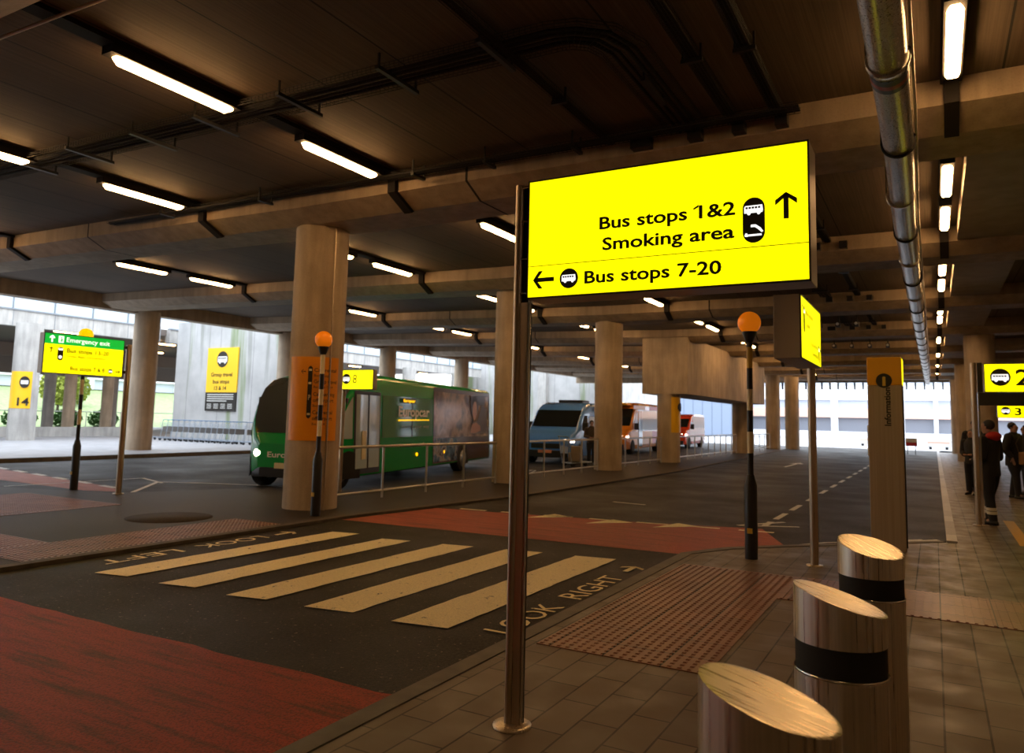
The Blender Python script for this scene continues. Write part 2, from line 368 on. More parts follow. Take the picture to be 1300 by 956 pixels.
def ground_text(words, origin, U, V, extents, label, z=.009, arrowp=None, name='road_lettering'):
    e = empty(name, (0,0,0), 0, label, 'road marking')
    fr = (Vector((*origin, z)), Vector((*U,0)), Vector((*V,0)), Vector((0,0,1)))
    for wd, (u0,u1) in zip(words, extents): text(wd, fr, u0, u1, 0, .24, PAINT, e, 'word', .0, 0)
    if arrowp: flat(fr, arrow(*arrowp), PAINT, e, 'arrow', 0)
    return e
ground_text(['LOOK','RIGHT'], (-2.80,5.03), (0,1), (-1,0), [(0,.98),(1.30,2.42)], 'LOOK RIGHT painted on the road beside the near kerb', arrowp=(2.9,.12,.34,0,.12))
ground_text(['LOOK','LEFT'], (-7.72,7.1), (0,-1), (1,0), [(0,.98),(1.25,2.2)], 'LOOK LEFT painted upside down on the road beside the island', arrowp=(-.36,.12,.34,PI,.12))
for i, (y0, y1, w_) in enumerate([(12.5,13.1,''),(13.5,14.5,''),(15.1,16.2,'')]+[(17.2+2.1*j, 18.3+2.1*j, '') for j in range(14)]):
    mark('lane_dash', [(-2.44,y0),(-2.34,y0),(-2.34,y1),(-2.44,y1)], 'white lane line dash on the right half of the road, '+(ordn+['?'])[i]+' from the camera', 'road marking', PAINTW, group='lane line dashes')
for i in range(7):
    x = -7.3+i*.78; y = 11.22+i*.085
    mark('give_way_dash', [(x,y),(x+.5,y+.05),(x+.5,y+.14),(x,y+.09)], 'cream dash along the far edge of the red surfacing, '+ordn[i]+' from the left', 'road marking', PAINT, group='dashes behind the red surfacing')
for (x, y), w_ in zip([(-5.55,10.95),(-4.5,10.95),(-3.5,11.2)], ('left, partly behind the main sign pole','middle','right')):
    mark('ramp_triangle', [(x-.28,y),(x+.3,y+.55),(x-.1,y+.72)], 'cream ramp triangle on the red surfacing, '+w_+' of three', 'road marking', PAINT, group='ramp triangles')
mark('lane_arrow', [(-5.07,30.4),(-4.97,30.4),(-4.97,33.2),(-4.75,33.2),(-5.02,34.3),(-5.3,33.2),(-5.07,33.2)], 'white straight-ahead arrow on the road in the distance', 'road marking', PAINTW)
def zline(pts, label, name='zigzag_line', wd=.09, m=PAINTW):
    mb = MB()
    for i in range(len(pts)-1):
        a, b = Vector(pts[i]), Vector(pts[i+1]); t = (b-a).normalized(); n = Vector((-t.y,t.x))*wd/2
        mb.add([(*(a-n),.008),(*(b-n),.008),(*(b+n),.008),(*(a+n),.008)], [(0,1,2,3)])
    tag(mb.build(name, m), label, 'road marking')
zline([(-2.2,13.2),(-2.75,12.3),(-1.9,12.75)], 'white corner mark on the road behind the right beacon pole')
zline([(-2.5,9.5),(-1.35,11.3),(-.2,12.5)], 'pale line along the kerb at the right beacon pole', 'kerb_line', .05)
zline([(-4.9,14.1),(-5.6,14.2)], 'short cream dash on the road left of the lane dashes', 'short_line', .08)
zline([(-13.6,9.3),(-15.2,11.0),(-14.1,11.6),(-12.5,12.1)], 'white zigzag line on the left road before the bus')
zline([(-13.7,9.1),(-12.9,10.6),(-12.2,11.95)], 'long white line along the island edge before the bus', 'edge_line', .07)
zline([(-16.4,8.4),(-16.3,11.4),(-14.9,10.9)], 'white angled line left of the green sign pole on the road', 'angled_line', .07)
for i in range(6):
    x = -14.6-i*1.25
    mark('give_way_dash', [(x,9.55+i*.22),(x-.7,9.67+i*.22),(x-.7,9.82+i*.22),(x,9.7+i*.22)], 'white dash edging the pink surfacing at far left, '+ordn[5-i]+' from the left', 'road marking', PAINTW, group='dashes at the left crossing')
YLIN = mat('yellow_road_paint', (.55,.30,.04), .5)
mark('yellow_line', [(.98,12.6),(1.14,12.6),(1.16,15.9),(1.0,15.9)], 'worn yellow painted line on the right pavement', 'road marking', YLIN, .024)
struct(MB().lathe([(.6,.031),(.6,.035),(.0,.036)], 28, (-9.9,7.4,0)).build('manhole_cover', mat('manhole_iron', (.055,.043,.034), .7, noise=.3, nscale=30, bump=.6, spec=.1)))

# ================================================================== ROOF
XR, XC, XL = 6.4, -9.2, -26.0
def rise(x): return max(0, (XC-x))*.0275
def shift(x): return max(0, (XC-x))/16.8*.55
YE = 59.0
slab = MB(); st = [XR, XC, XL-.3]
for a, b in ((0,1),(1,2)):
    xa, xb = st[a], st[b]
    za, zb = 5.26+rise(xa), 5.26+rise(xb)
    slab.add([(xa,-9,za),(xb,-9,zb),(xb,YE,zb),(xa,YE,za),(xa,-9,za+.5),(xb,-9,zb+.5),(xb,YE,zb+.5),(xa,YE,za+.5)], [(0,1,2,3),(4,7,6,5),(0,4,5,1),(3,2,6,7),(0,3,7,4),(1,5,6,2)])
struct(slab.build('ceiling', CEIL))
BY = [-3.8, 2.4] + [9.6+6.7*i for i in range(8)]
prof = [(-.82,.6),(-.82,.19),(-.42,0),(.42,0),(.82,.19),(.82,.6)]
for yc in BY:
    mb = MB(); vs = []
    for x in (XR, XC, XL):
        for dy, dz in prof: vs.append((x, yc+dy+shift(x), 4.79+rise(x)+dz))
    n = 6; mb.add(vs, [(i*n+j, (i+1)*n+j, (i+1)*n+(j+1)%n, i*n+(j+1)%n) for i in (0,1) for j in range(n)]+[tuple(range(n)), tuple(range(3*n-1,2*n-1,-1))])
    struct(mb.build('ceiling_beam', BEAM))
    # dark movement joints on the beams
    jb = MB()
    for x in (-5.75, -15.2, 5.2):
        pts = [(x, yc+dy*1.004+shift(x), 4.79+rise(x)+dz-(.004 if dz < .1 else 0)) for dy, dz in prof]
        for i in range(5):
            a, b = pts[i], pts[i+1]; jb.add([(x-.02,a[1],a[2]),(x+.02,a[1],a[2]),(x+.02,b[1],b[2]),(x-.02,b[1],b[2])], [(0,1,2,3)])
    struct(jb.build('beam_joint', BLKM))
struct(MB().box(XL-.5, XL+.05, -9, YE, 5.22, 6.2).build('edge_beam_left', BEAM))
struct(MB().box(XL-.6, XR, YE-.4, YE, 4.75, 5.9).build('edge_beam_far', BEAM))
struct(MB().box(XR-.3, XR, -9, YE, 4.79, 5.7).build('edge_beam_right', BEAM))
struct(MB().box(-60, 6.4, -9.3, -9, 0, 5.6).build('wall_back', CONC))  # unseen wall behind the camera, extended left to shut out skylight
struct(MB().box(6.1, 6.4, -9, 57, 0, 5.6).build('wall_right', CONC))  # terminal side out of view, added to stop skylight flooding in
# dropped slab panels right of the lamp row
for i in range(7):
    y0 = 9.6+6.7*i+.83; struct(MB().box(.46, 1.42+.1*(i>0), y0+.02, y0+5.02, 5.0, 5.3).build('ceiling_drop_panel', mat('drop_panel', (.28,.235,.19), .7, noise=.15, nscale=3, bump=.2) if i == 0 else MAT['drop_panel']))
# hangers along the far roof edge: the dark ticks against the sky
for i in range(34): struct(MB().box(-17+i*.55-.05, -17+i*.55+.05, YE+.0, YE+.3, 4.25+.0, 4.8).build('roof_edge_hanger', BLKM))
struct(MB().box(-17.5, 2.2, YE+.02, YE+.32, 4.75, 4.95).build('roof_edge_rail', BLKM))

# ---- columns
def column(x, y, ztop, r, m, label, grp, z0=0, n=40):
    mb = MB().lathe([(r,z0),(r,ztop)], n, (x,y,0)); o = mb.build('concrete_column', m); return tag(o, label, 'column', grp)
rowA = [(9.6,'large round concrete column in front of the green bus'),(16.5,'round concrete column just left of the main sign pole'),(22.95,'round concrete column in front of the blue van'),
        (29.35,'concrete column with a yellow panel under the big concrete box'),(42.2,'thin far column under the far end of the concrete box'),(51.7,'left of the two far round columns at the end of the island')]
for y, l in rowA: column(-9.25, y, 4.82 if y not in (29.35,42.2) else 2.8, .45, CONC, l, 'columns along the central island', -.02)
column(-8.3, 53.3, 4.82, .45, CONC, 'right of the two far round columns beside the road', 'columns along the central island', -.02)
for (y, l) in ((3.2,'square-on column at far left edge of the roof'),(17.9,'brown round column behind the green emergency exit sign pole'),(25.1,'shaded round column beside the large concrete wall sign'),(32.4,'brown round column above the green bus roof beside the number 8 sign'),(39.8,'brown round column behind the rear of the green bus'),(47.2,'far brown column behind the blue van')):
    if y > 10: column(-26.0, y, 5.3, .45, CONC, l, 'columns along the left roof edge')
for (x, y, l) in ((1.42,30.0,'round column on the right pavement behind the waiting people'),(1.42,43.4,'farther round column on the right pavement'),(1.42,56.8,'farthest round column on the right pavement')):
    column(x, y, 4.82, .46, CONC, l, 'columns on the right pavement')
tg = MB().tube([(-8.80,9.45,0),(-8.80,9.45,4.75)], .015, 8).build('conduit', POLEM); tag(tg, 'thin vertical conduit on the right side of the large column', 'conduit')
# concrete box over the island
cb = MB().box(-10.2, -8.35, 28.9, 44.2, 2.72, 4.95).build('concrete_box', CONC); tag(struct(cb), None, None)
# ================================================================== LAMPS
def make_lamp():
    e = empty('ceiling_lamp', (0,0,0), 0, 'x', 'ceiling light')
    MB().box(-.085,.085,-.80,.80,-.02,.069).build('lamp_housing', TRUNK, e)
    pr = [(-.056,-.02),(-.066,-.045),(-.042,-.082),(.042,-.082),(.066,-.045),(.056,-.02)]
    mb = MB(); L = .72; vs = []
    for y, s in ((-L,.55),(-L+.06,1),(L-.06,1),(L,.55)):
        for x, z in pr: vs.append((x*s, y, z*s if s < 1 else z))
    n = 6; mb.add(vs, [(i*n+j, i*n+(j+1)%n, (i+1)*n+(j+1)%n, (i+1)*n+j) for i in range(3) for j in range(n)]+[tuple(range(n-1,-1,-1)), tuple(range(3*n,4*n))])
    mb.build('lamp_diffuser', TUBE, e)
    MB().box(-.03,.03,-.6,-.55,.05,.07).box(-.03,.03,.55,.6,.05,.07).build('lamp_bracket', TRUNK, e)
    return e
rows = [(-7.05,'row above the zebra crossing'),(-11.45,'row above the central island'),(-18.3,'row over the left road'),(.26,'row beside the big pipe')]
lamp0 = make_lamp(); first = True
tree = {lamp0: kids(lamp0)}
offs = [1.78, 4.05]
for (x, rl) in rows:
    cnt = 0
    ys = [5.0, 7.6] + [9.6+6.7*i+o_ for i in range(7) for o_ in (2.45, 4.65)]
    ys = [-1.0, 1.0] + ys if x != .26 else [-1.2, 5.0, 7.65]+ys[2:]
    for y in ys:
        yy = y+shift(x); z = 5.26+rise(x)-.125
        lb = 'glowing tube lamp, '+ordn[cnt]+' from the camera in the '+rl
        if first: lamp0.location = (x,yy,z); o = lamp0; lamp0['label'] = lb; lamp0['group'] = rl; first = False
        else: o = dup(lamp0, (x,yy,z), label=lb, group=rl, tree=tree)
        cnt += 1
    # trunking
    e = empty('lamp_trunking', (x,0,0), 0, 'dark trunking carrying the '+rl, 'trunking')
    zt = 5.26+rise(x)
    for i, yc in enumerate(BY[1:]):
        ya = (BY[i]+.83 if i else -8)+shift(x); yb = yc-.82+shift(x)
        MB().box(-.10,.10,ya,yb,zt-.055,zt-.004).build('trunking_length', TRUNK, e)
        yb2 = yc+shift(x); zc = 4.79+rise(x)
        MB().extr([(yb2-.83,zt),(yb2-.90,zt-.04),(yb2-.90,zc+.17),(yb2-.46,zc-.05),(yb2-.40,zc-.01),(yb2-.82,zc+.2)], 'x', -.07, .07).build('trunking_bracket', TRUNK, e)

# ================================================================== PIPE, TRAYS
e = empty('ceiling_pipe', (0,0,0), 0, 'large silver round duct pipe running along under the beams', 'pipe')
MB().tube([(-.24,-6,4.56),(-.24,8.6,4.56),(-.29,12,4.56),(-.29,57,4.56)], .145, 24).build('pipe_run', GALV, e)
for i in range(26):
    y = 2.4+i*2.05; x = -.24 if y < 9 else -.29
    MB().lathe([(.15,-.02),(.168,-.02),(.168,.02),(.15,.02)], 24).build('pipe_clamp', TRUNK if i % 2 else GALV, e, (x,y,4.56)).rotation_euler = (PI/2,0,0)
mb = MB()
for i in range(26):
    y = 2.4+i*2.05; x = -.24 if y < 9 else -.29
    mb.tube([(x-.16,y,4.58),(x-.16,y,5.28)], .008, 6); mb.tube([(x+.16,y,4.58),(x+.16,y,5.28)], .008, 6)
mb.build('hanger_rods', TRUNK, e)
lab = MB().lathe([(.149,-.13),(.149,.13)], 24, cap=False).build('dark_label_band', mat('pipe_label', (.03,.05,.07), .4), e, (-.24,6.75,4.56)); lab.rotation_euler = (PI/2,0,0)
lab = MB().lathe([(.151,-.045),(.151,.03)], 24, cap=False).build('red_label_band', mat('pipe_label_red', (.30,.03,.02), .4), e, (-.24,6.75,4.56)); lab.rotation_euler = (PI/2,0,0)
tag(MB().tube([(-.07,-5,4.64),(-.07,8,4.64),(-.11,12,4.62),(-.11,50,4.62)], .018, 8).build('conduit', mat('pale_conduit', (.5,.42,.3), .4)), 'thin pale conduit strapped along the right side of the big pipe', 'conduit')
tag(MB().tube([(-12,2.9+.62,5.20),(-2.0,2.9+.85,5.16)], .016, 8).build('conduit', mat('tan_conduit', (.40,.28,.16), .5)), 'thin tan conduit crossing the ceiling at the top left corner', 'conduit')

def tray(path, wd, label, supports=(), z=5.13):
    e = empty('cable_tray', (0,0,0), 0, label, 'cable tray')
    P = [Vector((x,y,z+rise(x))) for x, y in path]; mb = MB(); seg = []
    for i in range(len(P)):
        a = P[max(i-1,0)]; b = P[min(i+1,len(P)-1)]; t = (b-a).normalized(); seg.append(Vector((-t.y,t.x,0)).normalized())
    for k_ in range(5):
        o_ = (k_/4-.5)*wd; mb.tube([P[i]+seg[i]*o_ for i in range(len(P))], .004, 4)
    for s_ in (-.5,.5):
        for h in (.03,.06): mb.tube([P[i]+seg[i]*wd*s_+Vector((0,0,h)) for i in range(len(P))], .004, 4)
    for i in range(len(P)-1):
        L = (P[i+1]-P[i]).length; n = max(1, int(L/.06))
        for j in range(n):
            q = P[i].lerp(P[i+1], j/n); s = seg[i].lerp(seg[i+1], j/n)*wd/2; u = Vector((0,0,.06))
            mb.tube([q-s+u,q-s,q+s,q+s+u], .003, 3, False)
    mb.build('wire_mesh', TRAYM, e)
    cb_ = MB()
    for o_, r_ in ((-.08,.018),(-.03,.024),(.03,.016),(.08,.02)): cb_.tube([P[i]+seg[i]*o_*wd/.3+Vector((0,0,.022+.004*math.sin(i*3))) for i in range(len(P))], r_, 6)
    cb_.build('cables', BLKM, e)
    for (x, y) in supports:
        c = Vector((x,y,z+rise(x)-.02)); ax = abs(P[-1].x-P[0].x) > abs(P[-1].y-P[0].y)
        m2 = MB()
        if ax: m2.box(x-.025,x+.025,y-wd*.75,y+wd*.75,c.z-.03,c.z+.01).box(x-.01,x+.01,y-wd*.7,y-wd*.7+.02,c.z,5.262+rise(x)).box(x-.01,x+.01,y+wd*.7-.02,y+wd*.7,c.z,5.262+rise(x))
        else: m2.box(x-wd*.75,x+wd*.75,y-.025,y+.025,c.z-.03,c.z+.01).box(x-wd*.7,x-wd*.7+.02,y-.01,y+.01,c.z,5.262).box(x+wd*.7-.02,x+wd*.7,y-.01,y+.01,c.z,5.262)
        m2.build('tray_support', BLACK, e)
arc = [(-3.0,5.98),(-2.8,6.03),(-2.6,6.2),(-2.5,6.5)]
tray([(-24,6.2),(-12,5.95),(-6,5.95)]+arc+[(-2.5,8.75)], .46, 'wide wire cable tray crossing the ceiling and curving towards the beam', [(x,5.96) for x in (-11.6,-10.2,-8.8,-7.6,-6.2,-4.8,-3.6)]+[(-2.5,7.4)])
tray([(-3.52,-2),(-3.52,8.75)], .12, 'narrow wire cable tray running along the ceiling beside the curved one', [(-3.52,3.9),(-3.52,7.2)])
tray([(-1.95,-2),(-1.95,8.75)], .14, 'wire cable tray above the main sign, between two others', [(-1.95,4.2),(-1.95,6.9)])
tray([(-1.45,-2),(-1.45,8.75)], .14, 'wire cable tray above the right end of the main sign', [(-1.45,4.2),(-1.45,6.9)])
tray([(-14,8.72),(-3.6,8.5),(-1.2,8.5)], .2, 'cable tray along the face of the first big beam', [(x,8.5) for x in (-12,-9.5,-6.4,-5.2,-3.9)], 5.08)
for i in range(1,4):
    y0 = 9.6+6.7*(i-1)+.9
    tray([(-2.5,y0),(-2.5,y0+4.9)], .26, 'wire cable tray along the ceiling in bay %s beyond the main sign' % ('one','two','three')[i-1], [(-2.5,y0+1.2),(-2.5,y0+3.6)])
    tray([(-1.7,y0),(-1.7,y0+4.9)], .14, 'narrow cable tray beside the wider one in bay %s beyond the main sign' % ('one','two','three')[i-1], [(-1.7,y0+1.2),(-1.7,y0+3.6)])
for yb in (9.6, 16.3, 23.0, 29.7):
    for x, wd in ((-3.1,.26),(-2.42,.17),(-1.9,.15),(-1.42,.14)):
        tag(MB().box(x-wd/2, x+wd/2, yb-.96, yb-.80, 5.0, 5.14).build('cable_box', BLACK, bev=.008), 'small black cable box, '+{-3.1:'leftmost',-2.42:'second from left',-1.9:'third from left',-1.42:'rightmost'}[x]+' of four on the '+{9.6:'nearest',16.3:'second',23.0:'third',29.7:'fourth'}[yb]+' beam', 'cable box', 'cable boxes on the beams')
for ci, (x, y) in enumerate(((-3.4,23.9),(-2.9,24),(-2.4,24.1),(-1.9,24.1),(-3.2,30.6),(-2.6,30.7),(-2,30.8),(-1.4,30.8))):
    e = empty('security_camera', (x,y,4.74), 0, 'small dark camera under the ceiling, '+ordn[ci%4]+' from left in the '+('nearer','farther')[ci//4]+' row of four', 'camera', 'cameras under the distant beams')
    MB().box(-.02,.02,-.02,.02,-.1,.525).build('camera_mount', BLACK, e); MB().box(-.06,.06,-.28,.12,-.2,-.08).build('camera_body', TRUNK, e); MB().tube([(0,-.28,-.14),(0,-.30,-.14)], .045, 12).build('camera_lens', WHITE, e)

# ================================================================== SIGNS
def board(parent, x0, x1, z0, z1, t, face=SIGNY, frame=FRAME, border=.012):
    """box sign in local coords, face towards -y at y=0"""
    mb = MB().box(x0,x1,.004,t,z0,z1).build('sign_box', frame, parent, bev=.004)
    b = MB().box(x0,x0+border,-.006,.01,z0,z1).box(x1-border,x1,-.006,.01,z0,z1).box(x0,x1,-.006,.01,z0,z0+border).box(x0,x1,-.006,.01,z1-border,z1).build('sign_border', BLACK, parent)
    f = MB().box(x0+border*.6,x1-border*.6,-.002,.006,z0+border*.6,z1-border*.6).build('sign_face', face, parent)
    return f
def LF(u=(1,0,0), v=(0,0,1), n=(0,-1,0), o=(0,0,0)): return (Vector(o), Vector(u), Vector(v), Vector(n))
FR = LF(o=(0,-.003,0))
# main sign, local x = world x - (-1.94), y=3.5
e = empty('direction_sign', (-1.94,3.5,.02), 0, 'large backlit yellow sign reading Bus stops 1&2, Smoking area, Bus stops 7-20', 'sign')
X0 = 1.94
def WX(x): return x+X0
def WZ(z): return z-.02
board(e, WX(-1.885), WX(-.455), WZ(2.238), WZ(2.885), .20, border=.008)
text('Bus stops 1&2', FR, WX(-1.467), WX(-.782), WZ(2.575), .066, INK, e)
text('Smoking area', FR, WX(-1.450), WX(-.787), WZ(2.465), .066, INK, e)
text('Bus stops 7-20', FR, WX(-1.547), WX(-.848), WZ(2.300), .066, INK, e)
flat(FR, [rct(WX(-1.877), WX(-.463), WZ(2.410), WZ(2.4135))], INK, e, 'dividing_line')
flat(FR, [pill(WX(-.699), WZ(2.431), WZ(2.646), .050)], INK, e, 'pictogram_panel')
flat(FR, [[(WX(-.981),WZ(2.618)),(WX(-.981),WZ(2.627)),(WX(-.955),WZ(2.643)),(WX(-.955),WZ(2.630))]], INK, e, 'numeral_flag')
bus_icon(FR, WX(-.699), WZ(2.590), .085, SIGNW, INK, e)
flat(FR, [rct(WX(-.738), WX(-.664), WZ(2.463), WZ(2.472)), [(WX(-.738),WZ(2.463)),(WX(-.728),WZ(2.463)),(WX(-.728),WZ(2.478)),(WX(-.738),WZ(2.478))],
   [(WX(-.712),WZ(2.517)),(WX(-.690),WZ(2.517)),(WX(-.668),WZ(2.500)),(WX(-.656),WZ(2.482)),(WX(-.664),WZ(2.478)),(WX(-.680),WZ(2.494)),(WX(-.694),WZ(2.505)),(WX(-.712),WZ(2.505))]], SIGNW, e, 'cigarette_pictogram', .006)
flat(FR, arrow(WX(-.556), WZ(2.592), .125, PI/2, .14), INK, e, 'arrow_up')
flat(FR, [circ(WX(-1.635), WZ(2.333), .053)], INK, e, 'pictogram_disc'); bus_icon(FR, WX(-1.635), WZ(2.335), .08, SIGNW, INK, e)
flat(FR, arrow(WX(-1.783), WZ(2.336), .125, PI, .13), INK, e, 'arrow_left')
MB().tube([(-.031,.06,0),(-.031,.06,2.87)], .024, 20).build('pole_column', POLEM, e)
MB().box(-.02,.035,.075,.105,0,2.87).build('pole_channel', BLACK, e)
MB().tube([(.042,.06,0),(.042,.06,2.87)], .008, 12).build('pole_edge', CHROME, e)
MB().box(-.02,.035,.05,.075,0,2.21).build('pole_web', POLEM, e)
for z in (2.26,2.45,2.66,2.85): MB().box(-.02,.055,.045,.06,z-.004,z+.004).build('pole_rung', CHROME, e)
MB().lathe([(.10,0),(.10,.012),(.05,.014)], 24, (-.01,.06,0)).build('pole_base', POLEM, e)
# second sign, face +x, along y
def along_sign(loc, rz, label): return empty('direction_sign', loc, rz, label, 'sign')
# local frame rotated +90deg: local x -> world y, local -y -> world +x
e = along_sign((-1.13,7.86,.02), PI/2, 'tall narrow-looking yellow sign seen edge-on, behind the right end of the main sign')
board(e, 0, 1.50, 2.245, 2.89, .26, frame=mat('sign_side', (.30,.25,.20), .45, .3))
flat(FR, [pill(.2, 2.52, 2.80, .045)], INK, e, 'pictogram_panel'); flat(FR, arrow(.09,2.76,.09,PI/2,.15), INK, e, 'arrow_up'); flat(FR, [pill(1.3, 2.28, 2.5, .045)], INK, e, 'pictogram_panel'); flat(FR, arrow(1.41,2.44,.09,0,.15), INK, e, 'arrow_right')
bus_icon(FR, .2, 2.74, .08, SIGNW, INK, e); bus_icon(FR, 1.3, 2.44, .08, SIGNW, INK, e)
for z, b, u0, u1 in ((2.72,'Bus stops',.32,.85),(2.60,'Taxis',.32,.6),(2.43,'Bus stops',.70,1.2),(2.33,'Terminal',.72,1.2)): text(b, FR, u0, u1, z, .05, INKS, e)
MB().tube([(1.45,.10,0),(1.45,.10,2.26)], .045, 16).build('pole_column', POLEM, e)
MB().lathe([(.09,0),(.09,.01),(.04,.012)], 20, (1.45,.10,0)).build('pole_base', POLEM, e)
# emergency exit sign, face +x at X=-13.3
e = along_sign((-13.32,7.26,.03), PI/2, 'green and yellow backlit sign reading Emergency exit, Bus stops, on a grey pole')
board(e, 0, 1.47, 2.17, 2.87, .14)
flat(FR, [rct(.008, 1.462, 2.68, 2.862)], SIGNG, e, 'green_band', .003)
text('Emergency exit', FR, .38, 1.18, 2.735, .085, SIGNW, e, bold=.004, d=.006); flat(FR, arrow(.13,2.77,.12,PI/2,.2), SIGNW, e, 'arrow_up', .006)
flat(FR, [rct(.24,.33,2.71,2.83)], SIGNW, e, 'exit_pictogram', .006)
flat(FR, [circ(.285,2.80,.014,10), [(.27,2.735),(.285,2.785),(.305,2.78),(.315,2.75),(.298,2.745),(.3,2.72)]], SIGNG, e, 'running_figure', .008)
text('Bus stops 13-20', FR, .40, 1.18, 2.55, .08, INKS, e); text('Other flight connections', FR, .40, 1.12, 2.47, .035, INKS, e); text('Bus stops 7 & 8', FR, .48, 1.12, 2.24, .08, INKS, e)
flat(FR, [pill(.29, 2.40, 2.64, .05)], INK, e, 'pictogram_panel'); bus_icon(FR, .29, 2.60, .08, SIGNW, INK, e); flat(FR, [circ(.29,2.46,.03)], SIGNW, e, 'clock_pictogram', .006)
flat(FR, arrow(.13,2.58,.1,PI/2,.12), INK, e, 'arrow_up'); flat(FR, [circ(1.23,2.27,.045)], INK, e, 'pictogram_disc'); bus_icon(FR, 1.23, 2.27, .07, SIGNW, INK, e); flat(FR, arrow(1.37,2.27,.1,0,.12), INK, e, 'arrow_right')
MB().tube([(1.62,.07,0),(1.62,.07,2.8)], .055, 16).build('pole_column', POLEM, e); MB().box(1.46,1.58,.05,.09,2.25,2.3).box(1.46,1.58,.05,.09,2.72,2.77).build('pole_bracket', BLACK, e)
MB().lathe([(.1,0),(.1,.01),(.05,.012)], 20, (1.62,.07,0)).build('pole_base', POLEM, e)
# number 8 sign
e = empty('bus_stop_sign', (-10.80,11.9,.03), 0, 'backlit yellow bus stop sign with the number 8 in front of the green bus', 'sign')
board(e, 0, .90, 2.09, 2.50, .12); flat(FR, [circ(.19,2.31,.11)], INK, e, 'pictogram_disc'); bus_icon(FR, .19, 2.31, .18, SIGNW, INK, e); text('8', FR, .36, .47, 2.22, .19, INK, e, bold=0)
MB().tube([(.08,.06,0),(.08,.06,2.09)], .04, 14).build('pole_column', POLEM, e)
# number 2 sign at right with shelter frame
e = empty('bus_stop_sign', (.62,14.8,.02), 0, 'backlit yellow bus stop sign with the number 2 on the right pavement', 'sign')
board(e, .13, 1.35, 2.20, 2.68, .12); flat(FR, [circ(.36,2.45,.145)], INK, e, 'pictogram_disc'); bus_icon(FR, .36, 2.45, .24, SIGNW, INK, e); text('2', FR, .57, .78, 2.32, .27, INK, e, bold=.01)
MB().tube([(-.02,.06,0),(-.02,.06,2.70)], .045, 16).build('pole_column', POLEM, e)
MB().box(.035,.11,.03,.08,2.2,2.7).build('pole_channel', BLACK, e); MB().box(.03,.06,.04,.08,0,2.2).build('pole_edge', CHROME, e)
MB().box(.05,1.9,.0,.14,1.98,2.195).build('lower_black_panel', BLACK, e); MB().tube([(1.75,.06,0),(1.75,.06,2.68)], .045, 16).build('pole_column', POLEM, e)
MB().lathe([(.09,0),(.09,.01),(.04,.012)], 20, (-.02,.06,0)).build('pole_base', POLEM, e)
e = empty('bus_stop_sign', (1.3,22,.02), 0, 'smaller yellow bus stop sign seen beneath the number 2 sign', 'sign')
board(e, .06, 1.5, 1.88, 2.20, .1); flat(FR, [circ(.24,2.05,.10)], INK, e, 'pictogram_disc'); bus_icon(FR, .24, 2.05, .17, SIGNW, INK, e); MB().tube([(.68,.06,0),(.68,.06,2.3)], .04, 12).build('pole_column', BLACK, e); text('3', FR, .42, .56, 1.95, .18, INK, e)

# column-mounted signs (curved round the big column)
def curved_panel(cx, cy, r, a0, a1, z0, z1, m, parent, name, n=20):
    mb = MB(); vs = [(cx+rad*math.cos(a0+(a1-a0)*i/n), cy+rad*math.sin(a0+(a1-a0)*i/n), z) for rad in (r, r+.012) for z in (z0,z1) for i in range(n+1)]
    N = n+1; f = []
    for i in range(n): f += [(2*N+i,2*N+i+1,3*N+i+1,3*N+i), (i+1,i,N+i,N+i+1), (N+i,N+i+1,3*N+i+1,3*N+i)[::-1], (i,i+1,2*N+i+1,2*N+i)[::-1]]
    mb.add(vs, f); return mb.build(name, m, parent)
e = empty('column_sign', (0,0,0), 0, 'orange panel sign with left arrow wrapped on the large concrete column', 'sign')
curved_panel(-9.25, 9.6, .452, math.radians(-108), math.radians(5), 1.16, 2.55, OPAN, e, 'sign_panel', 30)
cxa, cya, cr_ = -9.25, 9.6, .468
def cyl_text(body, a0, a1, z, h, m, name='lettering', bold=.008):
    me = text_mesh(body, bold); xs_ = [p.co.x for p in me.vertices]; x0, x1 = min(xs_), max(xs_)
    for p in me.vertices:
        a = a0+(a1-a0)*(p.co.x-x0)/(x1-x0); p.co = Vector((cxa+cr_*math.cos(a), cya+cr_*math.sin(a), z+p.co.y*h/.729))
    me.materials.clear(); me.materials.append(m); o_ = bpy.data.objects.new(name, me); COL.objects.link(o_); o_.parent = e
D = math.radians
def cyl_flat(polys, m, name, off=0):     # polys in (angle_deg, z); subdivided
    mb = MB()
    for pl in polys: mb.add([(cxa+(cr_+off)*math.cos(D(a)), cya+(cr_+off)*math.sin(D(a)), z) for a, z in pl], [tuple(range(len(pl)))])
    mb.build(name, m, e)
INKB = mat('sign_ink_brown', (.10,.03,.01), .6)
for z, b, h, a1 in ((2.30,'Car rental',.062,8-10),(2.22,'Bus stops',.04,-16),(2.11,'Group travel',.062,0),(2.03,'Bus stops 13-14',.04,-10),(1.90,'Car parking',.062,-4),(1.80,'off airport',.062,-6),(1.72,'Bus stop 7',.04,-22),(1.60,'Car rental',.062,-8),(1.50,'off airport',.062,-8),(1.42,'Bus stop 8',.04,-24)):
    cyl_text(b, D(-50), D(a1), z, h, INKB if h < .05 else INK)
cyl_flat([[(-62,1.56),(-60,1.535),(-57.5,1.525),(-55,1.535),(-53,1.56),(-53,2.36),(-55,2.385),(-57.5,2.395),(-60,2.385),(-62,2.36)]], INK, 'pictogram_panel')
cyl_flat([[(-60.5,z),(-54.5,z),(-54.5,z+.035),(-60.5,z+.035)] for z in (2.31,2.09,1.58)], CREAM, 'car_pictogram', .002)
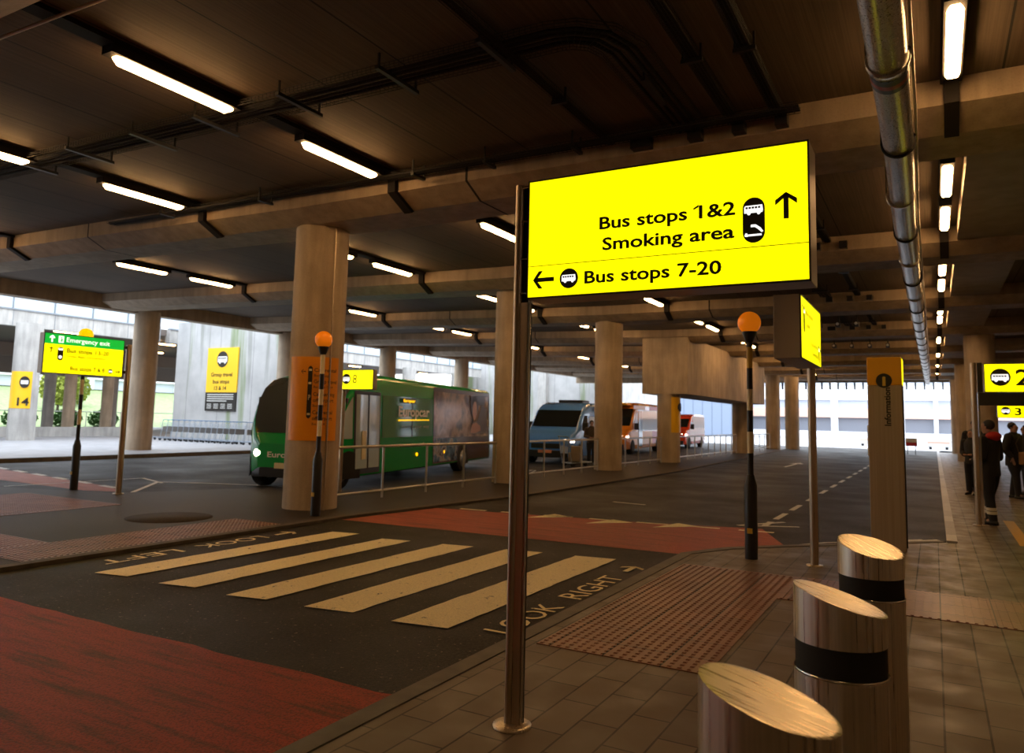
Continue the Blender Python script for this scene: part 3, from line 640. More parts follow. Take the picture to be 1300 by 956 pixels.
cyl_text('P', D(-59.5), D(-55.3), 1.83, .09, CREAM); cyl_flat([[(-77,2.30),(-67,2.29),(-67,2.31)],[(-77,2.30),(-73,2.335),(-71.5,2.335),(-75,2.30)],[(-77,2.30),(-75,2.30),(-71.5,2.265),(-73,2.265)]], INK, 'arrow_left')
# sign 14
e = empty('column_sign', (0,0,0), 0, 'yellow bus stop 14 sign on the pale round column at far left', 'sign')
cxb, cyb, rb = -35.9, 18.9, .55
curved_panel(cxb, cyb, rb+.004, D(-100), D(0), 1.55, 3.2, YPAN, e, 'sign_panel', 24)
cxa, cya, cr_ = cxb, cyb, rb+.05
cyl_flat([[(-30+19*math.cos(q*PI/14), 2.72+.26*math.sin(q*PI/14)) for q in range(28)]], INK, 'pictogram_disc', .01)
cyl_flat([[(-43,2.63),(-17,2.63),(-17,2.80),(-43,2.80)]], WHITE, 'bus_pictogram', .03)
cyl_text('14', D(-52), D(-8), 1.68, .36, INK, bold=.02)
# wall sign
e = empty('wall_sign', (-33.1,26.38,0), 0, 'yellow and black Group travel bus stops sign on the stained concrete wall', 'sign')
MB().box(0,2.3,.0,.06,2.6,4.9).build('yellow_panel', YPAN, e); MB().box(0,2.3,.0,.06,1.64,2.6).build('black_panel', INK, e)
flat(FR, [circ(1.15,4.30,.42)], INK, e, 'pictogram_disc'); bus_icon(FR, 1.15, 4.3, .72, WHITE, INK, e)
for z, b, u0, u1 in ((3.42,'Group travel',.35,1.95),(3.06,'bus stops',.52,1.75),(2.72,'13 & 14',.65,1.55)): text(b, FR, u0, u1, z, .2, INK, e)
GREYT = mat('small_print', (.55,.55,.52), .6)
flat(FR, [rct(.15,2.12-.5*(i==3),2.46-i*.11,2.51-i*.11) for i in range(4)]+[rct(.15+j*.52,.5+j*.52,1.98-i*.07,2.01-i*.07) for i in range(4) for j in range(4)], GREYT, e, 'small_print')
# yellow panel on column under box
e = empty('column_sign', (0,0,0), 0, 'yellow panel with a dark disc on the column under the concrete box', 'sign')
cxa, cya = -9.25, 29.35
curved_panel(cxa, cya, .455, D(-60), D(25), 1.2, 2.6, YPAN, e, 'sign_panel', 14); cr_ = .47
cyl_flat([[(-8+20*math.cos(q*PI/12), 2.2+.17*math.sin(q*PI/12)) for q in range(24)]], INK, 'pictogram_disc', .03)
# red sign far
e = empty('road_sign', (-1.55,52,0), 0, 'small white and red sign board beyond the end of the right kerb', 'sign')
MB().box(0,.62,0,.03,.72,.98).build('white_board', WHITE, e); MB().box(0,.62,-.005,.03,.5,.72).build('red_board', mat('red_board', (.5,.02,.03), .5), e); MB().tube([(.1,.02,0),(.1,.02,.6)], .02, 8).build('leg', BLACK, e); MB().tube([(.52,.02,0),(.52,.02,.6)], .02, 8).build('leg', BLACK, e)

# information totem
e = empty('information_totem', (-.76,11.0,.02), 0, 'tall brown Information totem with yellow top and black i disc', 'sign')
k = NT('totem_panel', .4); k.b.inputs['Metallic'].default_value = .25; k.col(k.ramp(k.noise(k.coord(scale=(20,20,.3)), 2), [(.3,(.34,.27,.20)),(.7,(.42,.34,.26))]).outputs[0]); TOT = k.m
MB().box(0,.41,0,.42,0,2.13).build('totem_body', TOT, e, bev=.01); MB().box(0,.41,0,.42,2.132,2.50).build('totem_head', mat('totem_yellow', (.75,.36,.01), .4), e, bev=.01)
MB().box(.408,.416,.02,.40,2.14,2.48).build('side_light', SIGNY, e); MB().box(.405,.425,.03,.06,.05,2.12).build('side_seam', BLACK, e); MB().box(-.02,-.0,.1,.25,1.2,1.6).build('side_box', WHITE, e)
flat(FR, [circ(.20,2.19,.095)], INK, e, 'information_disc'); text('i', FR, .18, .222, 2.13, .12, GOLD, e, bold=.03, d=.007)
fr2 = (Vector((.27,-.003,1.60)), Vector((0,0,1)), Vector((-1,0,0)), Vector((0,-1,0))); text('Information', fr2, 0, .50, 0, .075, INK, e)

# ================================================================== BEACONS
def beacon(x, y, z0, label, globe, h=2.92, gold=(2,)):
    e = empty('beacon_pole', (x,y,z0), 0, label, 'crossing beacon')
    MB().lathe([(.075,0),(.075,.86),(.055,.93),(.045,.98)], 20).build('pole_base', BLACK, e)
    zs = [.9,1.15,1.43,1.72,2.02,2.32,2.52]; mats = [BLACK,CREAM,BLACK,CREAM,BLACK,GOLD if 5 in gold else CREAM,BLACK]
    top = h-.42; n = 6; st_ = [.98]+[.98+(top-.98)*(i+1)/n for i in range(n)]
    cols = [BLACK,CREAM,BLACK,CREAM,BLACK,GOLD if gold else CREAM]
    cols = cols if gold else [BLACK,CREAM,BLACK,CREAM,BLACK,CREAM]
    for i in range(n): MB().tube([(0,0,st_[i]),(0,0,st_[i+1])], .036, 16).build('pole_band', cols[i], e)
    MB().tube([(0,0,top),(0,0,top+.07)], .036, 16).build('pole_band', BLACK if gold else CREAM, e)
    MB().lathe([(.04,top+.06),(.055,top+.09),(.085,top+.17),(.085,top+.19)], 20).build('globe_holder', BLACK, e)
    MB().ball((0,0,top+.30), .137, 28).build('globe', globe, e)
    MB().box(-.03,.03,-.08,-.074,.30,.36).build('base_label', GOLD, e)
beacon(-1.93, 9.32, .02, 'striped crossing beacon with amber globe beneath the right end of the main sign', GLOBE, 2.93)
beacon(-8.43, 8.88, .03, 'striped crossing beacon with orange globe in front of the large column', GLOBE, 2.87, ())
beacon(-14.9, 8.93, .0, 'striped beacon behind the green emergency exit sign, yellow globe peeking above it', GLOBEY, 3.2)

# ================================================================== BOLLARDS
def bollard_top_mat():
    k = NT('bollard_top', .28); k.b.inputs['Metallic'].default_value = 1; n = k.noise(k.coord(scale=(3,60,3)), 2, 4)
    k.col(k.ramp(n, [(.3,(.42,.36,.28)),(.7,(.60,.53,.42))]).outputs[0]); k.l(k.ramp(n, [(.3,(.22,)*3),(.7,(.40,)*3)]).outputs[0], k.b.inputs['Roughness']); return k.m
def bollard(x, y, az, label, h=1.08, r=.15, slope=.36, topm=None):
    e = empty('steel_bollard', (x,y,.02), az, label, 'bollard', 'slant-topped steel bollards')
    n = 48
    def ring(rad, zf): return [(rad*math.cos(2*PI*j/n), rad*math.sin(2*PI*j/n), zf(rad*math.cos(2*PI*j/n))) for j in range(n)]
    zt = lambda xx: h-slope*(xx+r)
    zb = h-2*r*slope-.095
    body = MB(); a = ring(r, lambda q: 0); b = ring(r, lambda q: zb-.095); body.add(a+b, [(j,(j+1)%n,n+(j+1)%n,n+j) for j in range(n)], True); body.build('lower_tube', STEEL, e)
    a = ring(r-.004, lambda q: zb-.1); b = ring(r-.004, lambda q: zb+.004); MB().add(a+b, [(j,(j+1)%n,n+(j+1)%n,n+j) for j in range(n)], True).build('black_band', BLKM, e)
    a = ring(r, lambda q: zb); b = ring(r, zt); MB().add(a+b, [(j,(j+1)%n,n+(j+1)%n,n+j) for j in range(n)], True).build('upper_tube', STEEL, e)
    c = ring(r-.008, lambda q: zt(q)+.001); MB().add(ring(r, zt)+c+[(0,0,h-slope*r-.002)], [(j,(j+1)%n,n+(j+1)%n,n+j) for j in range(n)]+[(n+j,n+(j+1)%n,2*n) for j in range(n)]).build('slanted_top', bollard_top_mat() if 'bollard_top' not in MAT else MAT['bollard_top'], e)
    MB().lathe([(r+.001,zb-.104),(r+.004,zb-.1),(r+.001,zb-.095)], n, cap=False).build('rim', CHROME, e)
    return e
bollard(-.295, 4.2, D(-39), 'slant-topped steel bollard beside the information totem, farthest of the three', 1.03, slope=.27)
bollard(-.305, 2.9, D(8), 'slant-topped steel bollard in the middle, nearer than the one by the totem', 1.03, slope=.29)
bollard(-.34, 1.80, D(8), 'gold-looking slant-topped bollard at the bottom edge, nearest of the three', 1.02, slope=.29)

# ================================================================== RAILINGS
def railing(y0, y1, n, label, x=-9.35):
    e = empty('railing', (x,y0,.03), 0, label, 'railing', 'railings along the island'); L = y1-y0
    MB().tube([(0,0,.98),(0,L,.98)], .028, 10).build('top_rail', RAIL, e); MB().tube([(0,0,.14),(0,L,.14)], .02, 10).build('bottom_rail', RAIL, e)
    for i in range(n+1): MB().tube([(0,L*i/n,0),(0,L*i/n,.98)], .024, 10).build('post', RAIL, e)
railing(10.2, 15.95, 4, 'steel railing in front of the green bus')
railing(17.3, 22.35, 4, 'steel railing in front of the blue van')
railing(23.5, 28.7, 4, 'steel railing in front of the yellow and red minibus')
railing(30.0, 41.6, 10, 'steel railing with many posts before the red and white van')
railing(42.9, 51.0, 5, 'farthest steel railing near the two far columns')

# ================================================================== VEHICLES
def interp(T, s):
    for i in range(len(T)-1):
        if s <= T[i+1][0]:
            a, b = T[i], T[i+1]; t = (s-a[0])/(b[0]-a[0]) if b[0] > a[0] else 0
            return [a[j]+(b[j]-a[j])*t for j in range(1, len(a))]
    return list(T[-1][1:])
class Veh:
    """stations: (s, half_width, z_low, z_top, corner_radius); s = distance behind the nose; local +x forward, +y the vehicle's left"""
    def __init__(v, T): v.T = T; v.L = T[-1][0]
    def ring(v, s):
        w_, z0, z1, r = interp(v.T, s); pts = []; tum = .04
        for (cy, cz, a0) in ((w_-.06, z0+.06, -PI/2),):
            for i in range(4): a = a0+PI/2*i/3; pts.append((cy+.06*math.cos(a), cz+.06*math.sin(a)))
        rt = min(r, (z1-z0)*.45)
        wt = w_-tum*max(0, min(1, (z1-1.2)/1.0))
        for i in range(6): a = PI/2*i/5; pts.append((wt-rt+rt*math.cos(a), z1-rt+rt*math.sin(a)))
        return [(-s, y, z) for y, z in pts]+[(-s, -y, z) for y, z in reversed(pts)]
    def body(v, name, m, parent, dens=.12):
        S_ = []; s = 0
        for i in range(len(v.T)-1):
            a, b = v.T[i][0], v.T[i+1][0]; k_ = max(1, int((b-a)/dens) if b-a < 3 else 4)
            S_ += [a+(b-a)*j/k_ for j in range(k_)]
        S_.append(v.L); vs = []; n = 20
        for s in S_: vs += v.ring(s)
        mb = MB(); mb.add(vs, [(i*n+j, (i+1)*n+j, (i+1)*n+(j+1)%n, i*n+(j+1)%n) for i in range(len(S_)-1) for j in range(n)], True)
        mb.add(vs[:n], [tuple(range(n))]); mb.add(vs[-n:], [tuple(range(n-1,-1,-1))])
        return mb.build(name, m, parent)
    def top(v, s0, s1, wf, m, parent, name, off=.012, n=14, wmin=None):   # windscreen-like patch over the top line
        mb = MB(); vs = []; M_ = 10
        for i in range(n+1):
            s = s0+(s1-s0)*i/n; w_, z0, z1, r = interp(v.T, s)
            s2 = min(s+.02, v.L); za = interp(v.T, s2)[2]; sl = math.atan2(za-z1, s2-s) if s2 > s else 0
            for j in range(M_+1):
                y = (j/M_*2-1)*w_*wf; edge_ = abs(y)-(w_-r); dz = 0
                if edge_ > 0 and r > 0: dz = r-math.sqrt(max(0, r*r-min(edge_, r)**2))
                vs.append((-s+off*math.sin(sl), y, z1-dz+off*math.cos(sl)))
        mb.add(vs, [(i*(M_+1)+j, i*(M_+1)+j+1, (i+1)*(M_+1)+j+1, (i+1)*(M_+1)+j) for i in range(n) for j in range(M_)], True)
        return mb.build(name, m, parent)
    def side(v, s0, s1, z0, z1, m, parent, name, sg=1, off=.012, zf=None, n=8):
        mb = MB(); vs = []; 
        for i in range(n+1):
            s = s0+(s1-s0)*i/n; w_ = interp(v.T, s)[0]+.001; zt = interp(v.T, s)[2]
            a = z0(s) if callable(z0) else z0; b = z1(s) if callable(z1) else z1
            for j in range(5):
                z = a+(b-a)*j/4; tum = .04*max(0,min(1,(zt-1.2)/1.0)); zr = (z-.4)/max(.1,zt-.6); zr = max(0,min(1,zr))
                vs.append((-s, sg*(w_-tum*zr+off), z))
        mb.add(vs, [(i*5+j, (i+1)*5+j, (i+1)*5+j+1, i*5+j+1) if sg < 0 else (i*5+j, i*5+j+1, (i+1)*5+j+1, (i+1)*5+j) for i in range(n) for j in range(4)], True)
        return mb.build(name, m, parent)
def wheel(parent, s, y, r=.36, wd=.22):
    w_ = MB().lathe([(r*.62,-wd/2),(r*.95,-wd/2),(r,-wd/2+.03),(r,wd/2-.03),(r*.95,wd/2),(r*.62,wd/2)], 28, cap=False).build('wheel', TYRE, parent, (-s,y,r)); w_.rotation_euler = (PI/2,0,0)
    h = MB().lathe([(.0,wd/2-.03),(r*.3,wd/2-.02),(r*.62,wd/2-.01),(r*.62,-wd/2+.01),(0,-wd/2+.03)], 20).build('wheel_hub', HUB, w_)
    return w_
HEAD = mat('headlamp', (1,.82,.6), .3, emit=9); AMBER = mat('amber_lamp', (1,.45,.0), .3, emit=2); LEDY = mat('destination_display', (1,.55,.0), .4, emit=1.4)
def car_paint(name, col, rough=.22, coat=.6): return mat(name, col, rough, coat=coat)
# ---- green bus
GRN = car_paint('bus_green', (.006,.34,.075)); 
busT = [(0,.72,.42,.95,.1),(.07,.90,.32,1.12,.12),(.2,1.06,.27,1.48,.16),(.4,1.14,.25,1.88,.2),(.65,1.18,.24,2.20,.24),(1.0,1.2,.24,2.42,.26),(1.5,1.2,.24,2.53,.24),(2.2,1.2,.24,2.56,.22),(9.9,1.2,.26,2.52,.18),(10.1,1.15,.3,2.44,.18)]
V = Veh(busT); ang = math.atan2(-.978,.21)
e = empty('city_bus', (-12.10,11.80,0), ang, 'green single-decker bus with a photo advert on its rear half, lights on', 'bus')
V.body('body', GRN, e)
V.top(.09, .98, .92, mat('bus_windscreen', (.06,.07,.07), .05, spec=.9), e, 'windscreen');  # glass colour lightened to imitate reflections on the windscreen
V.side(.2, .68, 1.08, lambda s: interp(busT,s)[2]-.22, GLASSL, e, 'quarter_window', 1)
V.side(.2, .68, 1.08, lambda s: interp(busT,s)[2]-.22, GLASSL, e, 'quarter_window', -1)
# door (left side) with two leaves
V.side(.74, 1.95, .30, 2.14, BLACK, e, 'door_frame', 1, .008)
for a in (.80, 1.38):
    dl = V.side(a, a+.51, .42, 2.06, GLASSL, e, 'door_leaf', 1, .02)
MB().box(-1.22,-1.02,1.225,1.235,.62,1.25).build('door_poster', CREAM, e)
GTINT = mat('tinted_side_window', (.07,.26,.15), .08, spec=.7)
V.side(2.05, 5.05, 1.08, 2.08, GTINT, e, 'side_window', 1, .010); 
for s in (3.7,): V.side(s, s+.05, 1.08, 2.08, BLACK, e, 'window_pillar', 1, .013)
V.side(2.5, 9.8, 1.04, 2.10, GLASS, e, 'side_window', -1)
V.side(5.1, 9.85, .32, 2.42, mat('advert_base', (.09,.07,.075), .2), e, 'advert_panel', 1, .012)
k = NT('advert_photo', .15); o = k.coord(); n1 = k.noise(o, 1.3, 4); k.col(k.ramp(n1, [(.32,(.05,.035,.04)),(.45,(.22,.16,.15)),(.56,(.46,.35,.31)),(.68,(.10,.11,.14))]).outputs[0]); ADV = k.m
V.side(5.14, 9.7, 1.02, 2.30, ADV, e, 'advert_photo', 1, .016); 
k = NT('advert_colours', .25); n1 = k.noise(k.coord(), 2.5, 3); k.col(k.ramp(n1, [(.35,(.02,.02,.03)),(.48,(.08,.16,.28)),(.56,(.35,.34,.35)),(.66,(.03,.025,.03))]).outputs[0])
V.side(5.14, 6.9, .36, 1.0, k.m, e, 'advert_lower', 1, .016)
def bframe(off): return (Vector((0,1.2-.02+off,0)), Vector((-1,0,0)), Vector((0,0,1)), Vector((0,1,0)))
SK = mat('printed_skin', (.42,.22,.15), .3); HR = mat('printed_hair', (.03,.015,.012), .3); CL = mat('printed_cloth', (.10,.09,.12), .3)
bf = bframe(.03)
flat(bf, [circ(8.35,1.95,.34,20), rct(8.0,9.3,2.0,2.3)], HR, e, 'advert_hair', 0); flat(bf, [[(8.35+.2*math.cos(q*PI/10), 1.82+.30*math.sin(q*PI/10)) for q in range(20)]], SK, e, 'advert_face', .004)
flat(bf, [[(7.9,1.1),(9.6,1.1),(9.5,1.9),(9.0,2.0),(8.65,1.5),(8.2,1.45)]], CL, e, 'advert_coat', .002); flat(bf, [[(8.0,1.12),(8.15,1.4),(8.5,1.45),(8.9,1.35),(8.95,1.2),(8.5,1.12)]], SK, e, 'advert_hand', .006)
WT = mat('vehicle_lettering', (.85,.88,.86), .4)
text('Europcar', bframe(.04), 2.85, 4.75, 1.60, .25, WT, e, 'bus_lettering', .015, 0)
flat(bframe(.04), [[(2.85,1.48),(4.75,1.50),(4.75,1.52),(2.85,1.51)]], LEDY, e, 'orange_underline', 0)
text('moving your way', bframe(.04), 3.05, 4.75, 1.30, .10, mat('grey_lettering', (.25,.32,.26), .4), e, 'bus_lettering', 0, 0)
text('europcar.co.uk', bframe(.04), 3.3, 4.5, .84, .09, WT, e, 'bus_lettering', 0, 0)
flat(bframe(.04), [rct(3.05,3.85,1.93,2.05)], BLACK, e, 'side_display', 0); text('Europcar', bframe(.045), 3.1, 3.8, 1.955, .075, LEDY, e, 'display_text', .02, 0)
for s in (4.05, 5.9): MB().lathe([(.045,0),(.04,.02),(0,.025)], 12).build('side_marker', AMBER, e, (-s,1.2,.62)).rotation_euler = (-PI/2,0,0)
for y in (.80,-.80): MB().ball((-.06,y*.93,.74), .12, 16, (.7,1,.8)).build('headlight', HEAD, e)
MB().box(-.12,.03,-.28,.28,.42,.54).build('number_plate', CREAM, e); text('Europcar', (Vector((.035-.0,-.45,.66)), Vector((0,1,0)), Vector((0,0,1)), Vector((1,0,0))), 0, .9, 0, .12, WT, e, 'bus_lettering', .01, .012)
Veh([(-.015,.66,.24,.44,.05),(.08,.90,.22,.42,.05),(.25,1.05,.21,.38,.05),(.5,1.14,.21,.34,.05),(.9,1.18,.21,.32,.05)]).body('front_bumper', BLACK, e)
MB().box(-5.15,-2.7,-.75,.75,2.45,2.58).build('roof_pod', GRN, e, bev=.08); MB().tube([(-2.3,.95,2.5),(-3.2,.98,2.5),(-5.0,1.0,2.44)], .02, 6).build('roof_trim', WT, e)
for sg in (1,-1): MB().tube([(-.95,sg*.9,2.14),(-.62,sg*1.0,2.10),(-.52,sg*1.02,1.96)], .018, 8).box(-.56,-.48,sg*1.02-.1,sg*1.02+.1,1.58,1.96).build('wing_mirror', BLACK, e, bev=.02)
for s in (.98+.0,):
    pass
for s, y in ((.56,.90),(.56,-.90),(7.4,1.06),(7.4,-1.06)): wheel(e, s, y, .38, .26)
def arches(v, e, cs, r, zc):
    for c in cs:
        for sg in (1,-1): v.side(c-r*.98, c+r*.98, .22, lambda q: zc+math.sqrt(max(0, r*r-(q-c)**2)), BLKM, e, 'wheel_arch', sg, .016, n=14)
arches(V, e, (.56,7.4), .46, .36)
for sg in (1,-1): MB().lathe([(.0,0),(.24,.01),(.25,-.02)], 18).build('wheel_disc', HUB, e, (-7.4,sg*1.222,.38)).rotation_euler = (-sg*PI/2,0,0)
# ---- vans
def van(loc, rz, label, paint, L, W, Hh, livery=None):
    hw = W/2; T = [(0,hw*.80,.34,.80,.06),(.06,hw*.9,.26,.92,.08),(.3,hw*.96,.24,1.06,.1),(.85,hw,.24,1.24,.12),(1.62,hw,.24,Hh-.30,.14),(2.0,hw,.24,Hh-.10,.16),(2.5,hw,.25,Hh,.16),(L-.05,hw,.26,Hh,.16),(L,hw*.97,.3,Hh-.05,.14)]
    v = Veh(T); e = empty('van' if L < 6.4 else 'minibus', loc, rz, label, 'van' if L < 6.4 else 'minibus')
    v.body('body', paint, e); v.top(.95, 1.60, .88, GLASS, e, 'windscreen', .014)
    for sg in (1,-1):
        v.side(1.35, 2.05, 1.22, lambda s: min(Hh-.50, 1.22+(s-1.2)*1.3), GLASSL if livery else GLASS, e, 'door_window', sg, .012)
        v.side(.0+.12, .42, .78, .90, HEAD, e, 'headlight_side', sg, .012)
        MB().box(-1.40,-1.25,sg*(hw+.02),sg*(hw+.24),1.20,1.52).build('wing_mirror', BLACK, e, bev=.03)
        for s in (1.0, L-1.2):
            wheel(e, s, sg*(hw-.13), .34, .22)
        MB().ball((-.09,sg*hw*.74,.84), .12, 14, (.5,1.1,.75)).build('headlight', HEAD, e)
    arches(v, e, (1.0, L-1.2), .42, .30)
    for sg in (1,-1):
        for c in (1.0, L-1.2): MB().lathe([(.0,.0),(.21,.004),(.31,.0),(.33,-.03)], 20).build('wheel_face', TYRE, e, (-c,sg*(interp(T,c)[0]+.022),.34)).rotation_euler = (-sg*PI/2,0,0)
    MB().box(-.06,.025,-hw*.55,hw*.55,.56,.74).build('grille', BLACK, e); MB().box(-.2,.05,-hw*.85,hw*.85,.24,.50).build('front_bumper', BLACK, e, bev=.03)
    MB().box(.045,.058,-.26,.26,.40,.51).build('number_plate', mat('plate', (.6,.25,.12), .4) if 'plate' not in MAT else MAT['plate'], e)
    return e, v
BLUE = car_paint('van_blue', (.09,.27,.78)); a0 = D(-90+7)
e, v = van((-12.35,24.6,0), a0, 'light blue high-roof van with headlights on behind the railing', BLUE, 5.9, 1.98, 2.28)
v.side(2.3, 4.2, 1.15, 1.75, mat('silver_panel', (.55,.58,.60), .25), e, 'side_window', 1)
MB().box(-3.9,-2.9,-.5,.5,2.26,2.40).build('roof_vent', BLACK, e, bev=.03)
MB().box(-1.5,-1.44,-.45,.2,1.85,1.95).build('roof_lettering', GOLD, e).rotation_euler = (0,-.6,0)
MB().box(-1.14,-1.1,-.28,-.05,1.30,1.42).box(-1.14,-1.1,.42,.62,1.30,1.38).build('dashboard_card', CREAM, e)
fl = bframe(.0); fl = (Vector((0,.99+.0,0)), fl[1], fl[2], fl[3]); flat(fl, [rct(2.9,3.5,1.98,2.1)], GOLD, e, 'side_lettering', 0)
ORG = car_paint('minibus_orange', (.70,.24,.02)); e, v = van((-13.9,34.2,0), D(-85), 'yellow and red minibus between two island columns', ORG, 7.4, 2.1, 2.55, 1)
YEL = mat('minibus_yellow', (.85,.45,.03), .3); REDV = mat('minibus_red', (.55,.03,.03), .3)
v.side(2.2, 7.1, 1.15, 2.2, GLASSL, e, 'side_window', 1); v.side(1.2, 3.6, 2.22, 2.4, YEL, e, 'yellow_band', 1, .014); v.side(4.6, 7.3, 2.22, 2.42, REDV, e, 'red_band', 1, .014)
v.side(.6, 2.1, .45, 1.10, YEL, e, 'yellow_front_panel', 1, .014); v.side(2.7, 5.0, .45, 1.10, YEL, e, 'yellow_lower_panel', 1, .014); v.side(5.0, 7.3, .45, 1.10, REDV, e, 'red_lower_panel', 1, .014)
v.side(2.2, 2.95, .35, 2.15, GLASS, e, 'door_leaf', 1, .018); MB().box(-2.2,-1.1,-.75,.75,2.38,2.5).build('roof_pod', YEL, e, bev=.05)
e, v = van((-14.3,45.6,0), D(-86), 'red-fronted white and pink van beyond the concrete box column', car_paint('van_red', (.75,.06,.01)), 6.0, 2.0, 2.15, 1)
WP = mat('van_pale_side', (.75,.60,.58), .3); v.side(1.1, 5.9, .45, 1.25, WP, e, 'pale_side', 1, .014); v.side(2.1, 5.9, 1.25, 2.0, mat('van_silver_window', (.55,.52,.52), .2), e, 'side_window', 1, .014); v.side(1.3, 5.8, .72, .82, REDV, e, 'red_stripe', 1, .018)

# ================================================================== TROLLEYS
TRM = mat('trolley_steel', (.40,.46,.54), .3, .6)
def make_trolley():
    e = empty('luggage_trolley', (0,0,0), 0, 'x', 'trolley')
    mb = MB()
    for y in (-.28,.28):
        mb.tube([(-.45,y,.12),(.48,y*.75,.16)], .014, 6); mb.tube([(-.42,y,.12),(-.52,y,.55),(-.58,y,1.0)], .014, 6)
    mb.tube([(.48,-.21,.16),(.48,.21,.16)], .014, 6); mb.tube([(-.45,-.28,.12),(-.45,.28,.12)], .014, 6)
    for y in (-.14,0,.14): mb.tube([(-.45,y,.14),(.46,y*.8,.17)], .008, 5)
    mb.build('frame', TRM, e)
    MB().tube([(-.58,-.28,1.0),(-.62,-.28,1.03),(-.62,.28,1.03),(-.58,.28,1.0)], .018, 8).build('handle', mat('trolley_handle', (.10,.20,.34), .5) if 'trolley_handle' not in MAT else MAT['trolley_handle'], e)
    b = MB()
    for z in (.72,.80,.88): b.tube([(-.54,-.27,z),(-.34,-.25,z),(-.34,.25,z),(-.54,.27,z)], .007, 5)
    for y in (-.25,-.12,0,.12,.25): b.tube([(-.34,y,.88),(-.36,y,.72),(-.52,y,.72)], .006, 5)
    b.build('basket', TRM, e)
    MB().box(-.555,-.545,-.24,.24,.45,.70).build('panel', mat('trolley_panel', (.20,.19,.18), .5) if 'trolley_panel' not in MAT else MAT['trolley_panel'], e)
    for x, y in ((-.36,-.25),(-.36,.25),(.36,0)): MB().lathe([(.03,-.02),(.075,-.02),(.075,.02),(.03,.02)], 14).build('wheel', TYRE, e, (x,y,.075)).rotation_euler = (PI/2,0,0)
    return e
T0 = make_trolley(); T0.location = (-10.9,24.2,.0); T0.rotation_euler = (0,0,D(60)); T0['label'] = 'luggage trolley with boxes beside the blue van and the person'
tt = {T0: kids(T0)}
tx = [-34.1+i*.42 for i in range(14)]+[-27.9,-27.0,-26.2,-25.2]
for i, x in enumerate(tx):
    if i < 14: lb, gr_ = 'nested luggage trolley against the concrete wall, '+ordn[i]+' from the left in the row', 'nested luggage trolleys by the wall'
    else: lb, gr_ = 'looser luggage trolley right of the nested row, '+('next to the row','second from the row','third from the row','nearest the bus')[i-14], 'loose luggage trolleys by the wall'
    dup(T0, (x, 24.6-(x+34)*.03, .12), PI, lb, gr_, tree=tt)
dup(T0, (-9.75,18.1,.03), D(100), 'luggage trolley right behind the main sign pole at the railing', tree=tt)
BX = mat('cardboard', (.30,.24,.17), .7)
for (x,y,z,w_,h,l) in ((-10.95,24.1,.17,.40,.30,'lower brown box on the trolley beside the blue van'),(-10.9,24.12,.475,.34,.22,'upper brown box on the trolley beside the blue van')):
    e = empty('cardboard_box', (x,y,z), .3, l, 'box'); MB().box(-w_/2,w_/2,-w_/2,w_/2,0,h).build('carton', BX, e, bev=.01); MB().box(-w_/2-.002,w_/2+.002,-.03,.03,h-.08,h+.003).build('tape', CREAM, e)
# red flag pole by the trolleys
e = empty('marker_flag', (-35.1,24.2,.12), 0, 'small red flag on a thin pole at the left end of the trolleys', 'flag'); MB().tube([(0,0,0),(0,0,2.1)], .015, 6).build('pole', POLEM, e); MB().box(0,.3,-.01,.01,1.88,2.08).build('flag', mat('flag_red', (.6,.08,.05), .6), e)

# ================================================================== PEOPLE
def skin_obj(name, nodes, edges, m, parent, sub=2, root=0):
    me = bpy.data.meshes.new(name); me.from_pydata([n_[0] for n_ in nodes], edges, []); me.update()
    o_ = bpy.data.objects.new(name, me); COL.objects.link(o_)
    o_.modifiers.new('skin', 'SKIN'); lay = me.skin_vertices[0].data
    for i, n_ in enumerate(nodes):
        r = n_[1]; lay[i].radius = r if isinstance(r, tuple) else (r, r); lay[i].use_root = (i == root)
    sm = o_.modifiers.new('sub', 'SUBSURF'); sm.levels = sub; sm.render_levels = sub
    dg = bpy.context.evaluated_depsgraph_get(); m2 = bpy.data.meshes.new_from_object(o_.evaluated_get(dg)); m2.name = name
    bpy.data.objects.remove(o_); o3 = bpy.data.objects.new(name, m2); COL.objects.link(o3); m2.materials.clear(); m2.materials.append(m)
    m2.polygons.foreach_set('use_smooth', [True]*len(m2.polygons)); o3.parent = parent; return o3
SKIN = mat('skin', (.36,.20,.14), .55); HAIRD = mat('dark_hair', (.02,.015,.012), .6); HAIRG = mat('grey_hair', (.18,.17,.16), .7)
SHOE = mat('black_shoe', (.012,.011,.01), .35)
